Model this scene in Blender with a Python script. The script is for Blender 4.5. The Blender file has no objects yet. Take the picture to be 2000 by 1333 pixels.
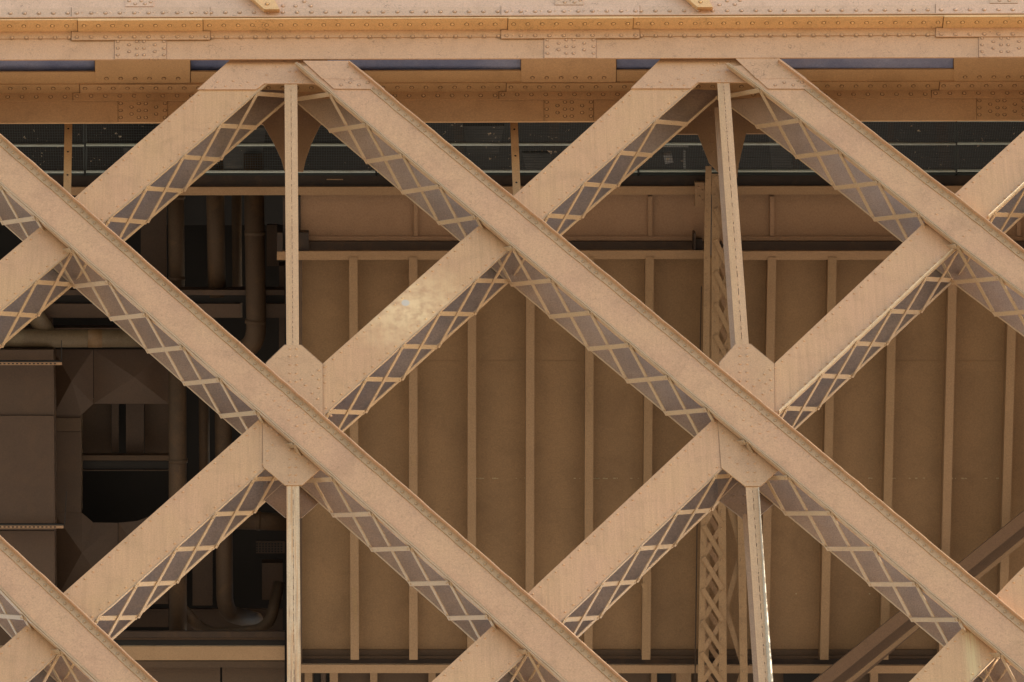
import bpy, bmesh, math, random
from mathutils import Vector, Matrix
random.seed(7)
S = bpy.context.scene
COL = S.collection
# ---------------------------------------------------------------- camera
FPX = 11064.5349
PITCH, YAW, ROLL = 0.699074715, 0.0517449319, -0.0344457821
TX, TZ, DIST = 1.92635087, -1.40700015, 50.3671130
D = 0.465
F = Vector((math.sin(YAW)*math.cos(PITCH), math.cos(YAW)*math.cos(PITCH), math.sin(PITCH)))
Rt = Vector((math.cos(YAW), -math.sin(YAW), 0)); Up = Rt.cross(F)
R2 = math.cos(ROLL)*Rt + math.sin(ROLL)*Up
U2 = -math.sin(ROLL)*Rt + math.cos(ROLL)*Up
CAM = Vector((TX, 0, TZ)) - F*DIST

def ray(px, py):
    return F + R2*((px-1000)/FPX) - U2*((py-666.5)/FPX)
def hit(px, py, o, n):
    r = ray(px, py); return CAM + r*((o-CAM).dot(n)/r.dot(n))
def P(px, py, Y=0.0): return hit(px, py, Vector((0, Y, 0)), Vector((0, 1, 0)))
def PZ(px, py, Z): return hit(px, py, Vector((0, 0, Z)), Vector((0, 0, 1)))
HT = PITCH + math.radians(8)
HN = Vector((0, -math.cos(HT), -math.sin(HT)))       # hull normal, towards the viewer below
HV = Vector((0, math.sin(HT), -math.cos(HT)))
HO = P(1000, 365, 2.3)
def H(px, py, o=0.0): return hit(px, py, HO + HN*o, HN)

# ---------------------------------------------------------------- materials
def ramp(nt, a, b, inp):
    m = nt.nodes.new('ShaderNodeMapRange'); m.inputs[1].default_value = a; m.inputs[2].default_value = b
    nt.links.new(inp, m.inputs[0]); return m.outputs[0]
def mixc(nt, fac, a, b, mode='MIX'):
    m = nt.nodes.new('ShaderNodeMix'); m.data_type = 'RGBA'; m.blend_type = mode
    for s, v in ((m.inputs[0], fac), (m.inputs[6], a), (m.inputs[7], b)):
        if isinstance(v, (int, float)): s.default_value = v
        elif isinstance(v, tuple): s.default_value = v
        else: nt.links.new(v, s)
    return m.outputs[2]
def mul(nt, a, b, op='MULTIPLY'):
    m = nt.nodes.new('ShaderNodeMath'); m.operation = op
    for s, v in ((m.inputs[0], a), (m.inputs[1], b)):
        if isinstance(v, (int, float)): s.default_value = v
        else: nt.links.new(v, s)
    return m.outputs[0]
def noise(nt, vec, sc, det=3, rough=.55, dist=0):
    n = nt.nodes.new('ShaderNodeTexNoise'); n.inputs['Scale'].default_value = sc
    n.inputs['Detail'].default_value = det; n.inputs['Roughness'].default_value = rough
    n.inputs['Distortion'].default_value = dist
    nt.links.new(vec, n.inputs['Vector']); return n.outputs['Fac']
def scaled(nt, vec, s):
    m = nt.nodes.new('ShaderNodeMapping'); m.inputs['Scale'].default_value = s
    nt.links.new(vec, m.inputs['Vector']); return m.outputs[0]
def c4(c, k=1.0): return (c[0]*k, c[1]*k, c[2]*k, 1)

def paint(name, base, alt=None, rough=.5, grain=.15, pits=.25, mott=.5, crack=0.0, streak=.15, dirt=.0,
          dirtcol=(.16, .085, .04), bump=.25, speck=.3, metal=0.0, extra=None):
    m = bpy.data.materials.new(name); m.use_nodes = True; nt = m.node_tree
    b = nt.nodes['Principled BSDF']
    g = nt.nodes.new('ShaderNodeNewGeometry'); v = g.outputs['Position']
    warm = lambda q: (q[0], q[1]*.972, q[2]*.87)
    alt = alt or tuple(x*.86 for x in base)
    if name not in ('sky_tint_panel', 'galvanised_wire', 'pale_green_rail', 'gravel'):
        base, alt, dirtcol = warm(base), warm(alt), warm(dirtcol)
    n1 = ramp(nt, .35, .68, noise(nt, v, 1.7, 5, .6))
    c = mixc(nt, mul(nt, n1, mott), c4(base), c4(alt))
    # vertical weather streaks
    sv = scaled(nt, v, (26, 26, 1.3))
    n2 = ramp(nt, .45, .75, noise(nt, sv, 1.0, 3, .6))
    c = mixc(nt, mul(nt, n2, streak), c, c4(base, .72))
    sv2 = scaled(nt, v, (75, 75, 2.2)); n2b = ramp(nt, .50, .72, noise(nt, sv2, 1.0, 2, .6))
    c = mixc(nt, mul(nt, n2b, streak*.7), c, c4(base, 1.22))
    # patchy grime
    if dirt > 0:
        n3 = ramp(nt, .50, .72, noise(nt, v, 3.3, 6, .68, .6))
        c = mixc(nt, mul(nt, n3, dirt), c, c4(dirtcol))
    # fine speckle
    n4 = ramp(nt, .58, .74, noise(nt, v, 34, 4, .7))
    c = mixc(nt, mul(nt, n4, speck), c, c4(base, .50))
    # pits and chips in patches
    if pits > 0:
        pa = ramp(nt, .615, .675, noise(nt, v, 26, 8, .85)); pm = ramp(nt, .46, .62, noise(nt, v, 2.6, 4, .7))
        c = mixc(nt, mul(nt, mul(nt, pa, pm), pits), c, c4(base, .42))
    # cracks and flaking
    if crack > 0:
        nd = nt.nodes.new('ShaderNodeTexNoise'); nd.inputs['Scale'].default_value = 9
        nt.links.new(v, nd.inputs['Vector'])
        va = nt.nodes.new('ShaderNodeVectorMath'); va.operation = 'MULTIPLY_ADD'
        nt.links.new(nd.outputs['Color'], va.inputs[0]); va.inputs[1].default_value = (.26, .26, .26)
        nt.links.new(v, va.inputs[2])
        vo = nt.nodes.new('ShaderNodeTexVoronoi'); vo.feature = 'DISTANCE_TO_EDGE'
        vo.inputs['Scale'].default_value = 11; nt.links.new(va.outputs[0], vo.inputs['Vector'])
        e = ramp(nt, .040, .008, vo.outputs['Distance'])
        k = ramp(nt, .53, .63, noise(nt, v, 5.1, 6, .8))
        c = mixc(nt, mul(nt, mul(nt, e, k), crack), c, c4(base, .30))
    # paint grain
    n5 = noise(nt, v, 72, 3, .75)
    gmul = nt.nodes.new('ShaderNodeMapRange'); gmul.inputs[1].default_value = .3; gmul.inputs[2].default_value = .7
    gmul.inputs[3].default_value = 1-grain; gmul.inputs[4].default_value = 1+grain
    nt.links.new(n5, gmul.inputs[0])
    cx = nt.nodes.new('ShaderNodeCombineColor')
    for i in range(3): nt.links.new(gmul.outputs[0], cx.inputs[i])
    c = mixc(nt, 1.0, c, cx.outputs[0], 'MULTIPLY')
    oi = nt.nodes.new('ShaderNodeObjectInfo'); mr = nt.nodes.new('ShaderNodeMapRange')
    mr.inputs[3].default_value = .95; mr.inputs[4].default_value = 1.04; nt.links.new(oi.outputs['Random'], mr.inputs[0])
    cy = nt.nodes.new('ShaderNodeCombineColor'); nt.links.new(mr.outputs[0], cy.inputs[0]); nt.links.new(mr.outputs[0], cy.inputs[1])
    nt.links.new(mul(nt, mul(nt, mr.outputs[0], 1.6), .6, 'SUBTRACT'), cy.inputs[2])
    c = mixc(nt, 1.0, c, cy.outputs[0], 'MULTIPLY')
    if extra: c = extra(nt, v, c, base)
    nt.links.new(c, b.inputs['Base Color'])
    b.inputs['Roughness'].default_value = rough; b.inputs['Metallic'].default_value = metal
    b.inputs['Specular IOR Level'].default_value = .35
    h = mul(nt, noise(nt, v, 60, 4, .65), .5, 'MULTIPLY')
    h = mul(nt, h, mul(nt, noise(nt, v, 6, 3, .5), 1.2), 'ADD')
    bp = nt.nodes.new('ShaderNodeBump'); bp.inputs['Strength'].default_value = bump
    bp.inputs['Distance'].default_value = .006
    nt.links.new(h, bp.inputs['Height']); nt.links.new(bp.outputs[0], b.inputs['Normal'])
    return m

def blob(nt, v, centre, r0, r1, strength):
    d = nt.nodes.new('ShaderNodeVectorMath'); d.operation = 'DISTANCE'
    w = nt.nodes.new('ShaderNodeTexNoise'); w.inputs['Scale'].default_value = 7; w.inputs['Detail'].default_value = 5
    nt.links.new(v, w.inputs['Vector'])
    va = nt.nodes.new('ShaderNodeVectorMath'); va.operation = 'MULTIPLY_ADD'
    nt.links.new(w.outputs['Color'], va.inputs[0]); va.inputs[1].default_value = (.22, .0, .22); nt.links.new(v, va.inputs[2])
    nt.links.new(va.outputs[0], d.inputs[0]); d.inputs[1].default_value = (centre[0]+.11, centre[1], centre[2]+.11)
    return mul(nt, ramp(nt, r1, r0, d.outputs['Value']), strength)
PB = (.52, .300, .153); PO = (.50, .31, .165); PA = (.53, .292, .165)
def reflected_light_patch(nt, v, c, base):  # reflected light painted into the plate colour as a pale patch
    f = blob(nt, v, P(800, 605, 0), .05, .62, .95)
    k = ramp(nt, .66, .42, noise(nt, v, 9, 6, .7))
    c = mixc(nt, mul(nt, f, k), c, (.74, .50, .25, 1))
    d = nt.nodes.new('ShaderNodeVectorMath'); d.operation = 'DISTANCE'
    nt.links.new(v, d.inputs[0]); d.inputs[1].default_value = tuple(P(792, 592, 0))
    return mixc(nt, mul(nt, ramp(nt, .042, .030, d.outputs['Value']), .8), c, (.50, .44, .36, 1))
def yellow_stain(nt, v, c, base):
    sp = nt.nodes.new('ShaderNodeSeparateXYZ'); nt.links.new(v, sp.inputs[0])
    x0, x1 = P(1880, 1240).x, P(1908, 1240).x; xm = (x0+x1)/2
    d = mul(nt, mul(nt, sp.outputs[0], xm, 'SUBTRACT'), 1, 'MULTIPLY')
    ab = nt.nodes.new('ShaderNodeMath'); ab.operation = 'ABSOLUTE'; nt.links.new(d, ab.inputs[0])
    a = ramp(nt, (x1-x0)*.75, .01, ab.outputs[0])
    k = ramp(nt, .38, .6, noise(nt, scaled(nt, v, (55, 55, 1.5)), 1.0, 4, .7))
    return mixc(nt, mul(nt, mul(nt, a, k), .75), c, (.60, .44, .20, 1))
M = {}
M['plate'] = paint('tan_paint', PB, PA, crack=.12, dirt=.3, streak=.5, mott=.9, dirtcol=(.27, .155, .075))
M['plate_glow'] = paint('tan_paint_glow', PB, PA, crack=.15, dirt=.3, streak=.5, mott=.9, dirtcol=(.27, .155, .075), extra=reflected_light_patch)
M['plate_stain'] = paint('tan_paint_stained', PB, PA, dirt=.15, streak=.4, extra=yellow_stain)
M['channel'] = paint('tan_paint_weathered', (.56, .325, .182), (.54, .30, .178), crack=.35, dirt=.22, speck=.55, mott=.8, pits=.75)
M['chord'] = paint('pinkish_tan_paint', (.52, .302, .178), (.47, .268, .142), crack=.75, dirt=.2, speck=.5, streak=.1, pits=.9)
M['ledge'] = paint('ochre_tan_paint', (.70, .425, .205), (.64, .38, .18), crack=.7, dirt=.2, speck=.4, streak=0)
M['rearchord'] = paint('brown_paint', (.54, .33, .18), (.45, .27, .142), crack=.15, dirt=.2, streak=.05)
M['bar'] = paint('lacing_paint', (.455, .31, .195), (.41, .27, .165), dirt=.1)
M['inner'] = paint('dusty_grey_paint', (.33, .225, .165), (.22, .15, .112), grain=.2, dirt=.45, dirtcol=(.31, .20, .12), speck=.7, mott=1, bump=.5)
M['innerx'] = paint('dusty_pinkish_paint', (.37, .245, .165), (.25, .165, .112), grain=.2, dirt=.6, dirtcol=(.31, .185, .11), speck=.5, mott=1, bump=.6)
M['edgep'] = paint('channel_edge_shade_paint', (.44, .275, .150), (.38, .235, .125), dirt=.45, speck=.6, pits=.9, dirtcol=(.24, .145, .07));  # brown holds dirt plus the painted shadow under the lip
M['post'] = paint('post_paint', (.51, .312, .172), (.47, .27, .145), streak=.4, dirt=.1)
def rusty(nt, v, c, base):
    sv = scaled(nt, v, (48, 48, 1.1)); a = ramp(nt, .50, .60, noise(nt, sv, 1.0, 4, .6))
    sp = nt.nodes.new('ShaderNodeSeparateXYZ'); nt.links.new(v, sp.inputs[0])
    k = ramp(nt, -3.0, -1.9, sp.outputs[2])
    c = mixc(nt, mul(nt, a, mul(nt, k, .6, 'ADD')), c, (.44, .20, .06, 1))
    b2 = ramp(nt, .56, .66, noise(nt, scaled(nt, v, (70, 70, 1.6)), 1.0, 4, .6))
    return mixc(nt, mul(nt, b2, .8), c, (.22, .11, .05, 1))
M['post_rust'] = paint('post_paint_rusty', (.58, .41, .26), (.52, .34, .19), streak=.5, mott=1, dirt=.3, dirtcol=(.42, .2, .07), extra=rusty)
M['hull'] = paint('brown_soffit_paint', (.315, .196, .108), (.25, .156, .086), grain=.14, dirt=.28, streak=.28, mott=.9, speck=.25, dirtcol=(.15, .085, .048))
M['rib'] = paint('brown_rib_paint', (.30, .192, .115), (.25, .157, .094), dirt=.2, streak=.15)
M['flange'] = paint('brown_flange_paint', (.33, .21, .127), (.28, .175, .105), dirt=.15)
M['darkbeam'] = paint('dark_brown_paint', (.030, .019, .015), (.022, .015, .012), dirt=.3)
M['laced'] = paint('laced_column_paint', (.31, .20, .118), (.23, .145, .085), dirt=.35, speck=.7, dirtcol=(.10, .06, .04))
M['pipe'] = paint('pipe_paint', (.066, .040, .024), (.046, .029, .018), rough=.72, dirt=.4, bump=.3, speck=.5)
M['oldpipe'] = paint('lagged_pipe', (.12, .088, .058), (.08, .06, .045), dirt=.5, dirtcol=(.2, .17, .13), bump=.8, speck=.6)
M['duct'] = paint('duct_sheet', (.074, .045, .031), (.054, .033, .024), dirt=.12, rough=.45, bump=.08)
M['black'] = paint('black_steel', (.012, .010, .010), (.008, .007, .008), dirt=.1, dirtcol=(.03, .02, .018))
M['blue'] = paint('sky_tint_panel', (.13, .155, .27), (.30, .31, .42), mott=1.0, dirt=.45, dirtcol=(.24, .21, .28), streak=.2)  # blue tint stands in for sky reflected on the sheet
M['wire'] = paint('galvanised_wire', (.055, .066, .07), metal=.2)
M['rail'] = paint('pale_green_rail', (.40, .46, .43), (.30, .34, .32), dirt=.3)
M['litter'] = paint('litter', (.42, .38, .32), (.28, .19, .15), mott=1)
M['rust'] = paint('orange_band', (.14, .082, .04), (.11, .075, .045), mott=1, dirt=.6, dirtcol=(.12, .09, .06))
M['white'] = paint('white_paint_streak', (.6, .55, .45))
M['ground'] = paint('gravel', (.33, .255, .17), (.28, .215, .145), bump=.1)

M['ledgeedge'] = paint('ledge_groove_shade', (.36, .21, .10), (.30, .17, .08), dirt=.4)  # dark brown imitates the shadow in the groove at the ledge front
RING = {}
for nm in ('chord', 'ledge', 'rearchord', 'channel', 'plate', 'plate_glow', 'edgep'):
    col = {'chord': (.27, .155, .09), 'ledge': (.23, .125, .055), 'rearchord': (.13, .072, .035), 'edgep': (.31, .195, .10)}.get(nm, (.33, .19, .10))
    RING[M[nm].name] = paint(M[nm].name+'_rivet_rim', col, dirt=.1)
# ---------------------------------------------------------------- object helpers
def tag(o, label=None, cat=None, group=None, kind=None):
    if label: o['label'] = label
    if cat: o['category'] = cat
    if group: o['group'] = group
    if kind: o['kind'] = kind
    return o
def thing(name, label, cat, loc, group=None):
    o = bpy.data.objects.new(name, None); COL.objects.link(o); o.location = loc
    o.empty_display_size = .1
    return tag(o, label, cat, group)
def part(name, bm, mat, parent=None, base=None, label=None, smooth=False, origin=None):
    """link bm (built in world coordinates) as one mesh; base = the world position of its thing"""
    base = Vector(base) if base is not None else Vector((0, 0, 0))
    bmesh.ops.recalc_face_normals(bm, faces=bm.faces)
    bmesh.ops.translate(bm, verts=bm.verts, vec=-base)
    me = bpy.data.meshes.new(name); bm.to_mesh(me); bm.free()
    if smooth:
        for p in me.polygons: p.use_smooth = True
    me.materials.append(mat); me.materials.append(RING.get(mat.name, mat))
    o = bpy.data.objects.new(name, me); COL.objects.link(o)
    if parent: o.parent = parent
    else: o.location = base
    if label: o['label'] = label
    return o
def newbm(): return bmesh.new()
def rim(bm, pts, n, w=.007, inset=.0015):
    """dark dirt line round the edge of an overlapping plate"""
    pts = [Vector(p) for p in pts]; n = Vector(n).normalized(); k = len(pts); c = sum(pts, Vector())/k
    for i in range(k):
        a, b = pts[i], pts[(i+1) % k]; d = (b-a).normalized(); o = d.cross(n)
        if o.dot((a+b)/2-c) < 0: o = -o
        q = [a-d*w, b+d*w, b+d*w+o*w, a-d*w+o*w]
        f = bm.faces.new([bm.verts.new(v+n*inset) for v in q]); f.material_index = 1
def prism(bm, pts, vec):
    vec = Vector(vec)
    a = [bm.verts.new(p) for p in pts]; b = [bm.verts.new(Vector(p)+vec) for p in pts]
    bm.faces.new(a); bm.faces.new(b[::-1])
    n = len(pts)
    for i in range(n): bm.faces.new((a[i], b[i], b[(i+1) % n], a[(i+1) % n]))
def hexa(bm, a, b):
    """solid between two quads a and b"""
    va = [bm.verts.new(p) for p in a]; vb = [bm.verts.new(p) for p in b]
    bm.faces.new(va); bm.faces.new(vb[::-1])
    for i in range(4): bm.faces.new((va[i], vb[i], vb[(i+1) % 4], va[(i+1) % 4]))
def bar(bm, p, q, w, t, n):
    """flat bar from p to q, width w, thickness t along n (n points away from the visible face)"""
    p, q, n = Vector(p), Vector(q), Vector(n).normalized()
    d = (q-p).normalized(); s = d.cross(n).normalized()*w/2
    prism(bm, [p-s, p+s, q+s, q-s], n*t)
def strip(bm, poly, off, thick):
    """ribbon following polyline poly, from poly to poly+off, extruded by thick"""
    off, thick = Vector(off), Vector(thick)
    for a, b in zip(poly[:-1], poly[1:]):
        prism(bm, [a, b, b+off, a+off], thick)
def rivet(bm, p, n, r=.016, h=.011, ring=True):
    n = Vector(n).normalized(); t = n.orthogonal().normalized(); s = n.cross(t)
    k = 8; rings = []
    for rr, hh in ((1, -.12), (.86, .55), (.45, .93)):
        rings.append([bm.verts.new(Vector(p)+(t*math.cos(a*2*math.pi/k)+s*math.sin(a*2*math.pi/k))*r*rr+n*h*hh) for a in range(k)])
    top = bm.verts.new(Vector(p)+n*h)
    if ring:
        q = [bm.verts.new(Vector(p)+(t*math.cos(a*2*math.pi/k)+s*math.sin(a*2*math.pi/k))*r*1.36+n*.0009) for a in range(k)]
        q2 = [bm.verts.new(Vector(p)+(t*math.cos(a*2*math.pi/k)+s*math.sin(a*2*math.pi/k))*r*.9+n*.0012) for a in range(k)]
        for i in range(k): bm.faces.new((q[i], q[(i+1) % k], q2[(i+1) % k], q2[i])).material_index = 1
    for A, B in zip(rings[:-1], rings[1:]):
        for i in range(k): bm.faces.new((A[i], A[(i+1) % k], B[(i+1) % k], B[i]))
    for i in range(k): bm.faces.new((rings[-1][i], rings[-1][(i+1) % k], top))
def tube(bm, pts, r, k=20, caps=True):
    rings = []
    for i, p in enumerate(pts):
        d = (pts[min(i+1, len(pts)-1)]-pts[max(i-1, 0)]).normalized()
        t = d.cross(Vector((.3, .9, .2))).normalized(); s = d.cross(t)
        rr = r[i] if isinstance(r, (list, tuple)) else r
        rings.append([bm.verts.new(p+(t*math.cos(a*2*math.pi/k)+s*math.sin(a*2*math.pi/k))*rr) for a in range(k)])
    for A, B in zip(rings[:-1], rings[1:]):
        for i in range(k): bm.faces.new((A[i], A[(i+1) % k], B[(i+1) % k], B[i]))
    if caps: bm.faces.new(rings[0][::-1]); bm.faces.new(rings[-1])
def lin(poly, x):
    for a, b in zip(poly[:-1], poly[1:]):
        if (a[0]-x)*(b[0]-x) <= 0 and a[0] != b[0]:
            t = (x-a[0])/(b[0]-a[0]); return a[1]+t*(b[1]-a[1])
    if abs(x-poly[0][0]) < abs(x-poly[-1][0]): a, b = poly[0], poly[1]
    else: a, b = poly[-2], poly[-1]
    return a[1]+(x-a[0])*(b[1]-a[1])/(b[0]-a[0])
def sweep(bm, poly, sec, perp):
    """constant section [(y, p), ...] swept along the edge line poly"""
    rings = [[bm.verts.new(Vector((q.x, y, q.z))+perp*p) for y, p in sec] for q in poly]
    n = len(sec)
    for A, B in zip(rings[:-1], rings[1:]):
        for i in range(n): bm.faces.new((A[i], A[(i+1) % n], B[(i+1) % n], B[i]))
    bm.faces.new(rings[0]); bm.faces.new(rings[-1][::-1])
FRONT = Vector((0, -1, 0)); DOWN = Vector((0, 0, -1))

# ---------------------------------------------------------------- lattice girders
def walk(poly3, pitch, start=.0):
    out = []; acc = -start
    for a, b in zip(poly3[:-1], poly3[1:]):
        L = (b-a).length; t = -acc if acc < 0 else pitch-acc
        while t < L:
            out.append(a+(b-a)*t/L); t += pitch
        acc = (L-(t-pitch))
    return out
GIRD = 'diagonal lattice girders of the truss'
def girder(kind, up, lo, nodes, xr, label, mat, rivets_grid=()):
    """kind '/' plain plate girder, kind 'x' channel-faced girder lying in front; up/lo: edge lines"""
    ch = kind == 'x'
    YF = -.098 if ch else 0.0           # where the measured edges lie
    YW = -.050 if ch else 0.0           # face of the web plate
    U = [P(x, y, YF) for x, y in up]; L = [P(x, y, YF) for x, y in lo]
    dirv = (U[-1]-U[0]).normalized()
    perp = Vector((-dirv.z, 0, dirv.x)); perp = perp if perp.z > 0 else -perp      # up and away
    base = min(U+L, key=lambda p: p.z).copy(); base.y = D/2
    T = thing('lattice_girder', label, 'girder', base, GIRD)
    # --- web plate
    bm = newbm()
    Uw = [Vector((p.x, YW, p.z)) for p in U]; Lw = [Vector((p.x, YW, p.z)) for p in L]
    prism(bm, Uw+Lw[::-1], (0, .012, 0))
    if not ch:
        for p in walk([q-perp*.035 for q in Uw], .105, .04): rivet(bm, p, FRONT, .0125, .0075, False)
        for p in walk([q+perp*.035 for q in Lw], .105, .02): rivet(bm, p, FRONT, .0125, .0075, False)
    for x, y in rivets_grid: rivet(bm, P(x, y, YW), FRONT, .0145, .006, False)
    part('front_plate', bm, mat, T, base)
    # --- back plate
    bm = newbm(); YB = D-.050 if ch else D
    prism(bm, [Vector((p.x, YB, p.z)) for p in U]+[Vector((p.x, YB, p.z)) for p in L[::-1]], (0, .01, 0))
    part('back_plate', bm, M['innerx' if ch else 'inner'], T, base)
    if ch:
        def wavy(e, sd):
            rnd = random.Random(sd); out = []
            for a, b in zip(e[:-1], e[1:]):
                k = max(2, int((b-a).length/.11))
                for i in range(k): out.append(a.lerp(b, i/k)+perp*rnd.uniform(-.0028, .0028))
            return out+[e[-1]]
        for edge, sgn in ((wavy(U, 5), -1), (wavy(L, 9), 1)):
            bm = newbm()        # outstanding lip
            sweep(bm, edge, [(YF+.011, 0), (YF, sgn*.008), (YF, sgn*.013), (YF+.003, sgn*.016), (YW, sgn*.016), (YW, 0)], perp)
            part('flange_lip', bm, M['bar'] if sgn > 0 else mat, T, base)
            bm = newbm()        # angle leg lying on the web with its rivets
            e2 = [Vector((p.x, YW-.009, p.z))+perp*sgn*.0165 for p in edge]
            strip(bm, e2, perp*sgn*(.062 if sgn < 0 else .030), (0, .0085, 0))
            if sgn < 0:
                for p in walk([q+perp*sgn*.034 for q in e2], .088, .03): rivet(bm, p, FRONT, .0125, .008)
            part('edge_angle', bm, M['edgep'], T, base)
    # --- underside angles front and back
    bm = newbm()
    e = [Vector((p.x, YF-.004, p.z))-perp*.004 for p in L]
    strip(bm, e, (0, .022 if ch else .022, 0), perp*-.006)
    part('flange_angle', bm, M['bar'], T, base)
    bm = newbm()
    YE = YB+.0101; e = [Vector((p.x, YE-.038, p.z))-perp*.004 for p in L]
    if ch: e = [p+Vector((0, .026, 0)) for p in e]
    strip(bm, e, (0, .012 if ch else .038, 0), perp*-.008)
    part('flange_angle', bm, M['bar'], T, base)
    # --- lacing on the underside
    fs = []
    for a, b in zip(nodes[:-1], nodes[1:]): fs += [a+(b-a)*i/6 for i in range(6)]
    fs.append(nodes[-1])
    def fr(x): q = P(x, lin(lo, x), YF); return Vector((q.x, YF+(.014 if ch else .004), q.z))-perp*(.010 if ch else .006)
    def bk(x): q = P(x, lin(lo, x), YF); return Vector((q.x, YB+.006, q.z))-perp*(.004 if ch else .006)
    for i, x in enumerate(fs):
        if not (xr[0] <= x <= xr[1]): continue
        if i+1 < len(fs):
            bm = newbm(); p1, p2 = fr(x), bk(fs[i+1]); bar(bm, p1, p2, .043, .008, -perp)
            for q in (p1.lerp(p2, .045), p1.lerp(p2, .5), p1.lerp(p2, .955)): rivet(bm, q-perp*.008, -perp, .0105, .007, False)
            part('lacing_bar', bm, M['bar'], T, base)
        if i > 0:
            bm = newbm(); p1, p2 = fr(x)-perp*.010, bk(fs[i-1])-perp*.010; bar(bm, p1, p2, .043, .008, -perp)
            for q in (p1.lerp(p2, .045), p1.lerp(p2, .955)): rivet(bm, q-perp*.008, -perp, .0105, .007, False)
            part('lacing_bar', bm, M['bar'], T, base)
    return T

def ext(poly, x0=None, x1=None, yl=None):
    p = list(poly)
    if x0 is not None: p = [(x0, lin(poly, x0))]+p
    if x1 is not None: p = p+[(x1, lin(poly, x1))]
    return p
def ngrid(cx, cy, s=1.0):
    """rivet cluster where a diagonal crosses a joint"""
    out = []
    for dx, dy in ((-56, -42), (-42, -30), (-28, -40), (-14, -30), (0, -40), (-30, -18), (-14, -12), (2, -18), (18, -24),
                   (-14, 8), (2, 2), (18, -4), (32, -10), (2, 20), (18, 16), (32, 10), (48, 6), (18, 34), (34, 30), (50, 24), (48, 42)):
        out.append((cx+dx*s, cy+dy*s))
    return out

GR = []
_g = girder
def girder(*a):
    GR.append(_g(*a)); return GR[-1]
# channel-faced diagonals falling to the right, listed with upper and lower edge lines
girder('x', [(683, 118), (950, 338.5), (1061, 429.5), (1520, 809.4), (2000, 1208), (2300, 1457)],
       [(577.5, 122.5), (637.5, 173.5), (708, 233), (946, 433), (1001.5, 479.5), (1400.5, 811), (1524.4, 914), (1888.7, 1218.5), (2000, 1311), (2300, 1560)],
       [574, 1003, 1459, 1957, 2455], (640, 2290),
       'long channel-faced diagonal falling from mid top chord to the right edge, sunlit rims at right', M['channel'],
       [p for p in ngrid(1466, 812) if True])
girder('x', ext([(0, 259), (145.2, 384.5), (240, 468), (632.3, 809.4), (1032.8, 1158.6), (1228.7, 1333)], -350, 1500),
       ext([(0, 359), (141.6, 484), (513.7, 810.5), (630.2, 912.9), (971, 1214.4), (1032.8, 1269.6), (1105, 1333)], -350, 1380),
       [-710, -280, 142, 576, 1032, 1500], (-300, 1370),
       'channel-faced diagonal crossing from the left edge to the bottom, over the rusty joint', M['channel'],
       ngrid(577, 812))
girder('x', ext([(1522, 114.5), (1600, 174), (1814.8, 340), (1866.4, 379), (1928, 427.5), (2000, 484.5)], None, 2350),
       ext([(1420, 124), (1487.5, 173.5), (1558, 227.5), (1600, 260), (1780, 404), (1874.8, 479.8), (2000, 574)], None, 2350),
       [1409, 1871, 2370], (1480, 2340),
       'short channel-faced diagonal at the upper right, running off the right edge', M['channel'],
       [(1840, 407), (1829, 418), (1894, 449), (1882, 461)])
girder('x', ext([(0, 1044), (124.6, 1158), (186.4, 1216.5), (310, 1333)], -350, 640),
       ext([(0, 1151), (59, 1213), (118, 1266.6), (190, 1333)], -350, 520),
       [-750, -308, 120, 570], (-340, 510),
       'channel-faced diagonal girder cutting across the lower left corner', M['channel'])
# plain plate diagonals rising to the right
girder('/', ext([(0, 509), (85, 438), (150, 383), (188, 350), (470, 107)], -350),
       ext([(0, 607), (72, 545.5), (118.5, 506.5), (204, 432.5), (240, 403), (450, 224.5), (520, 163), (580, 112)], -350),
       [-290, 139, 571], (-280, 500),
       'flat-faced diagonal rising from the left edge to the left top joint plate', M['plate'])
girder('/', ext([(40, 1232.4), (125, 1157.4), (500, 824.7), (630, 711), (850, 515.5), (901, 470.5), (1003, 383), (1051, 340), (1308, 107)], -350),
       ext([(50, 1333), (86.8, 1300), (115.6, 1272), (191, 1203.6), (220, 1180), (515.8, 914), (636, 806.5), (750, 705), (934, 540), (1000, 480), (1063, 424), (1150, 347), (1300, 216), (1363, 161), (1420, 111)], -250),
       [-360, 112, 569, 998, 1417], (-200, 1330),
       'flat-faced diagonal with the painted reflected glow, rising from lower left to the top chord', M['plate_glow'],
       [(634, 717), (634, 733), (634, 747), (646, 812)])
girder('/', ext([(842, 1333), (900, 1279.5), (950, 1233.6), (1032.8, 1158), (1050.8, 1140), (1400.5, 812.6), (1512, 711), (1780, 458.8), (1865.8, 378.5), (2000, 255.6)], 500, 2220),
       ext([(965, 1333), (1001.6, 1300), (1029, 1273), (1097.6, 1210.8), (1130, 1181), (1409, 914.5), (1520, 809.4), (1541, 789), (1848.4, 502), (1872.4, 480.5), (1930, 427), (2000, 361)], 640, 2330),
       [560, 1026, 1466, 1872, 2280], (660, 2250),
       'flat-faced diagonal with the white sunlit lower edge, rising to the right edge', M['plate'])
girder('/', ext([(1775, 1333), (1860, 1246.7), (1888.7, 1218), (1948, 1160.6), (1977, 1130), (2000, 1107)], 1500, 2330),
       ext([(1893, 1333), (1948, 1278), (2000, 1227)], 1620, 2330),
       [1470, 1950, 2400], (1640, 2330),
       'flat-faced diagonal girder in the lower right corner with yellowish vertical stains', M['plate_stain'])

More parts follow.
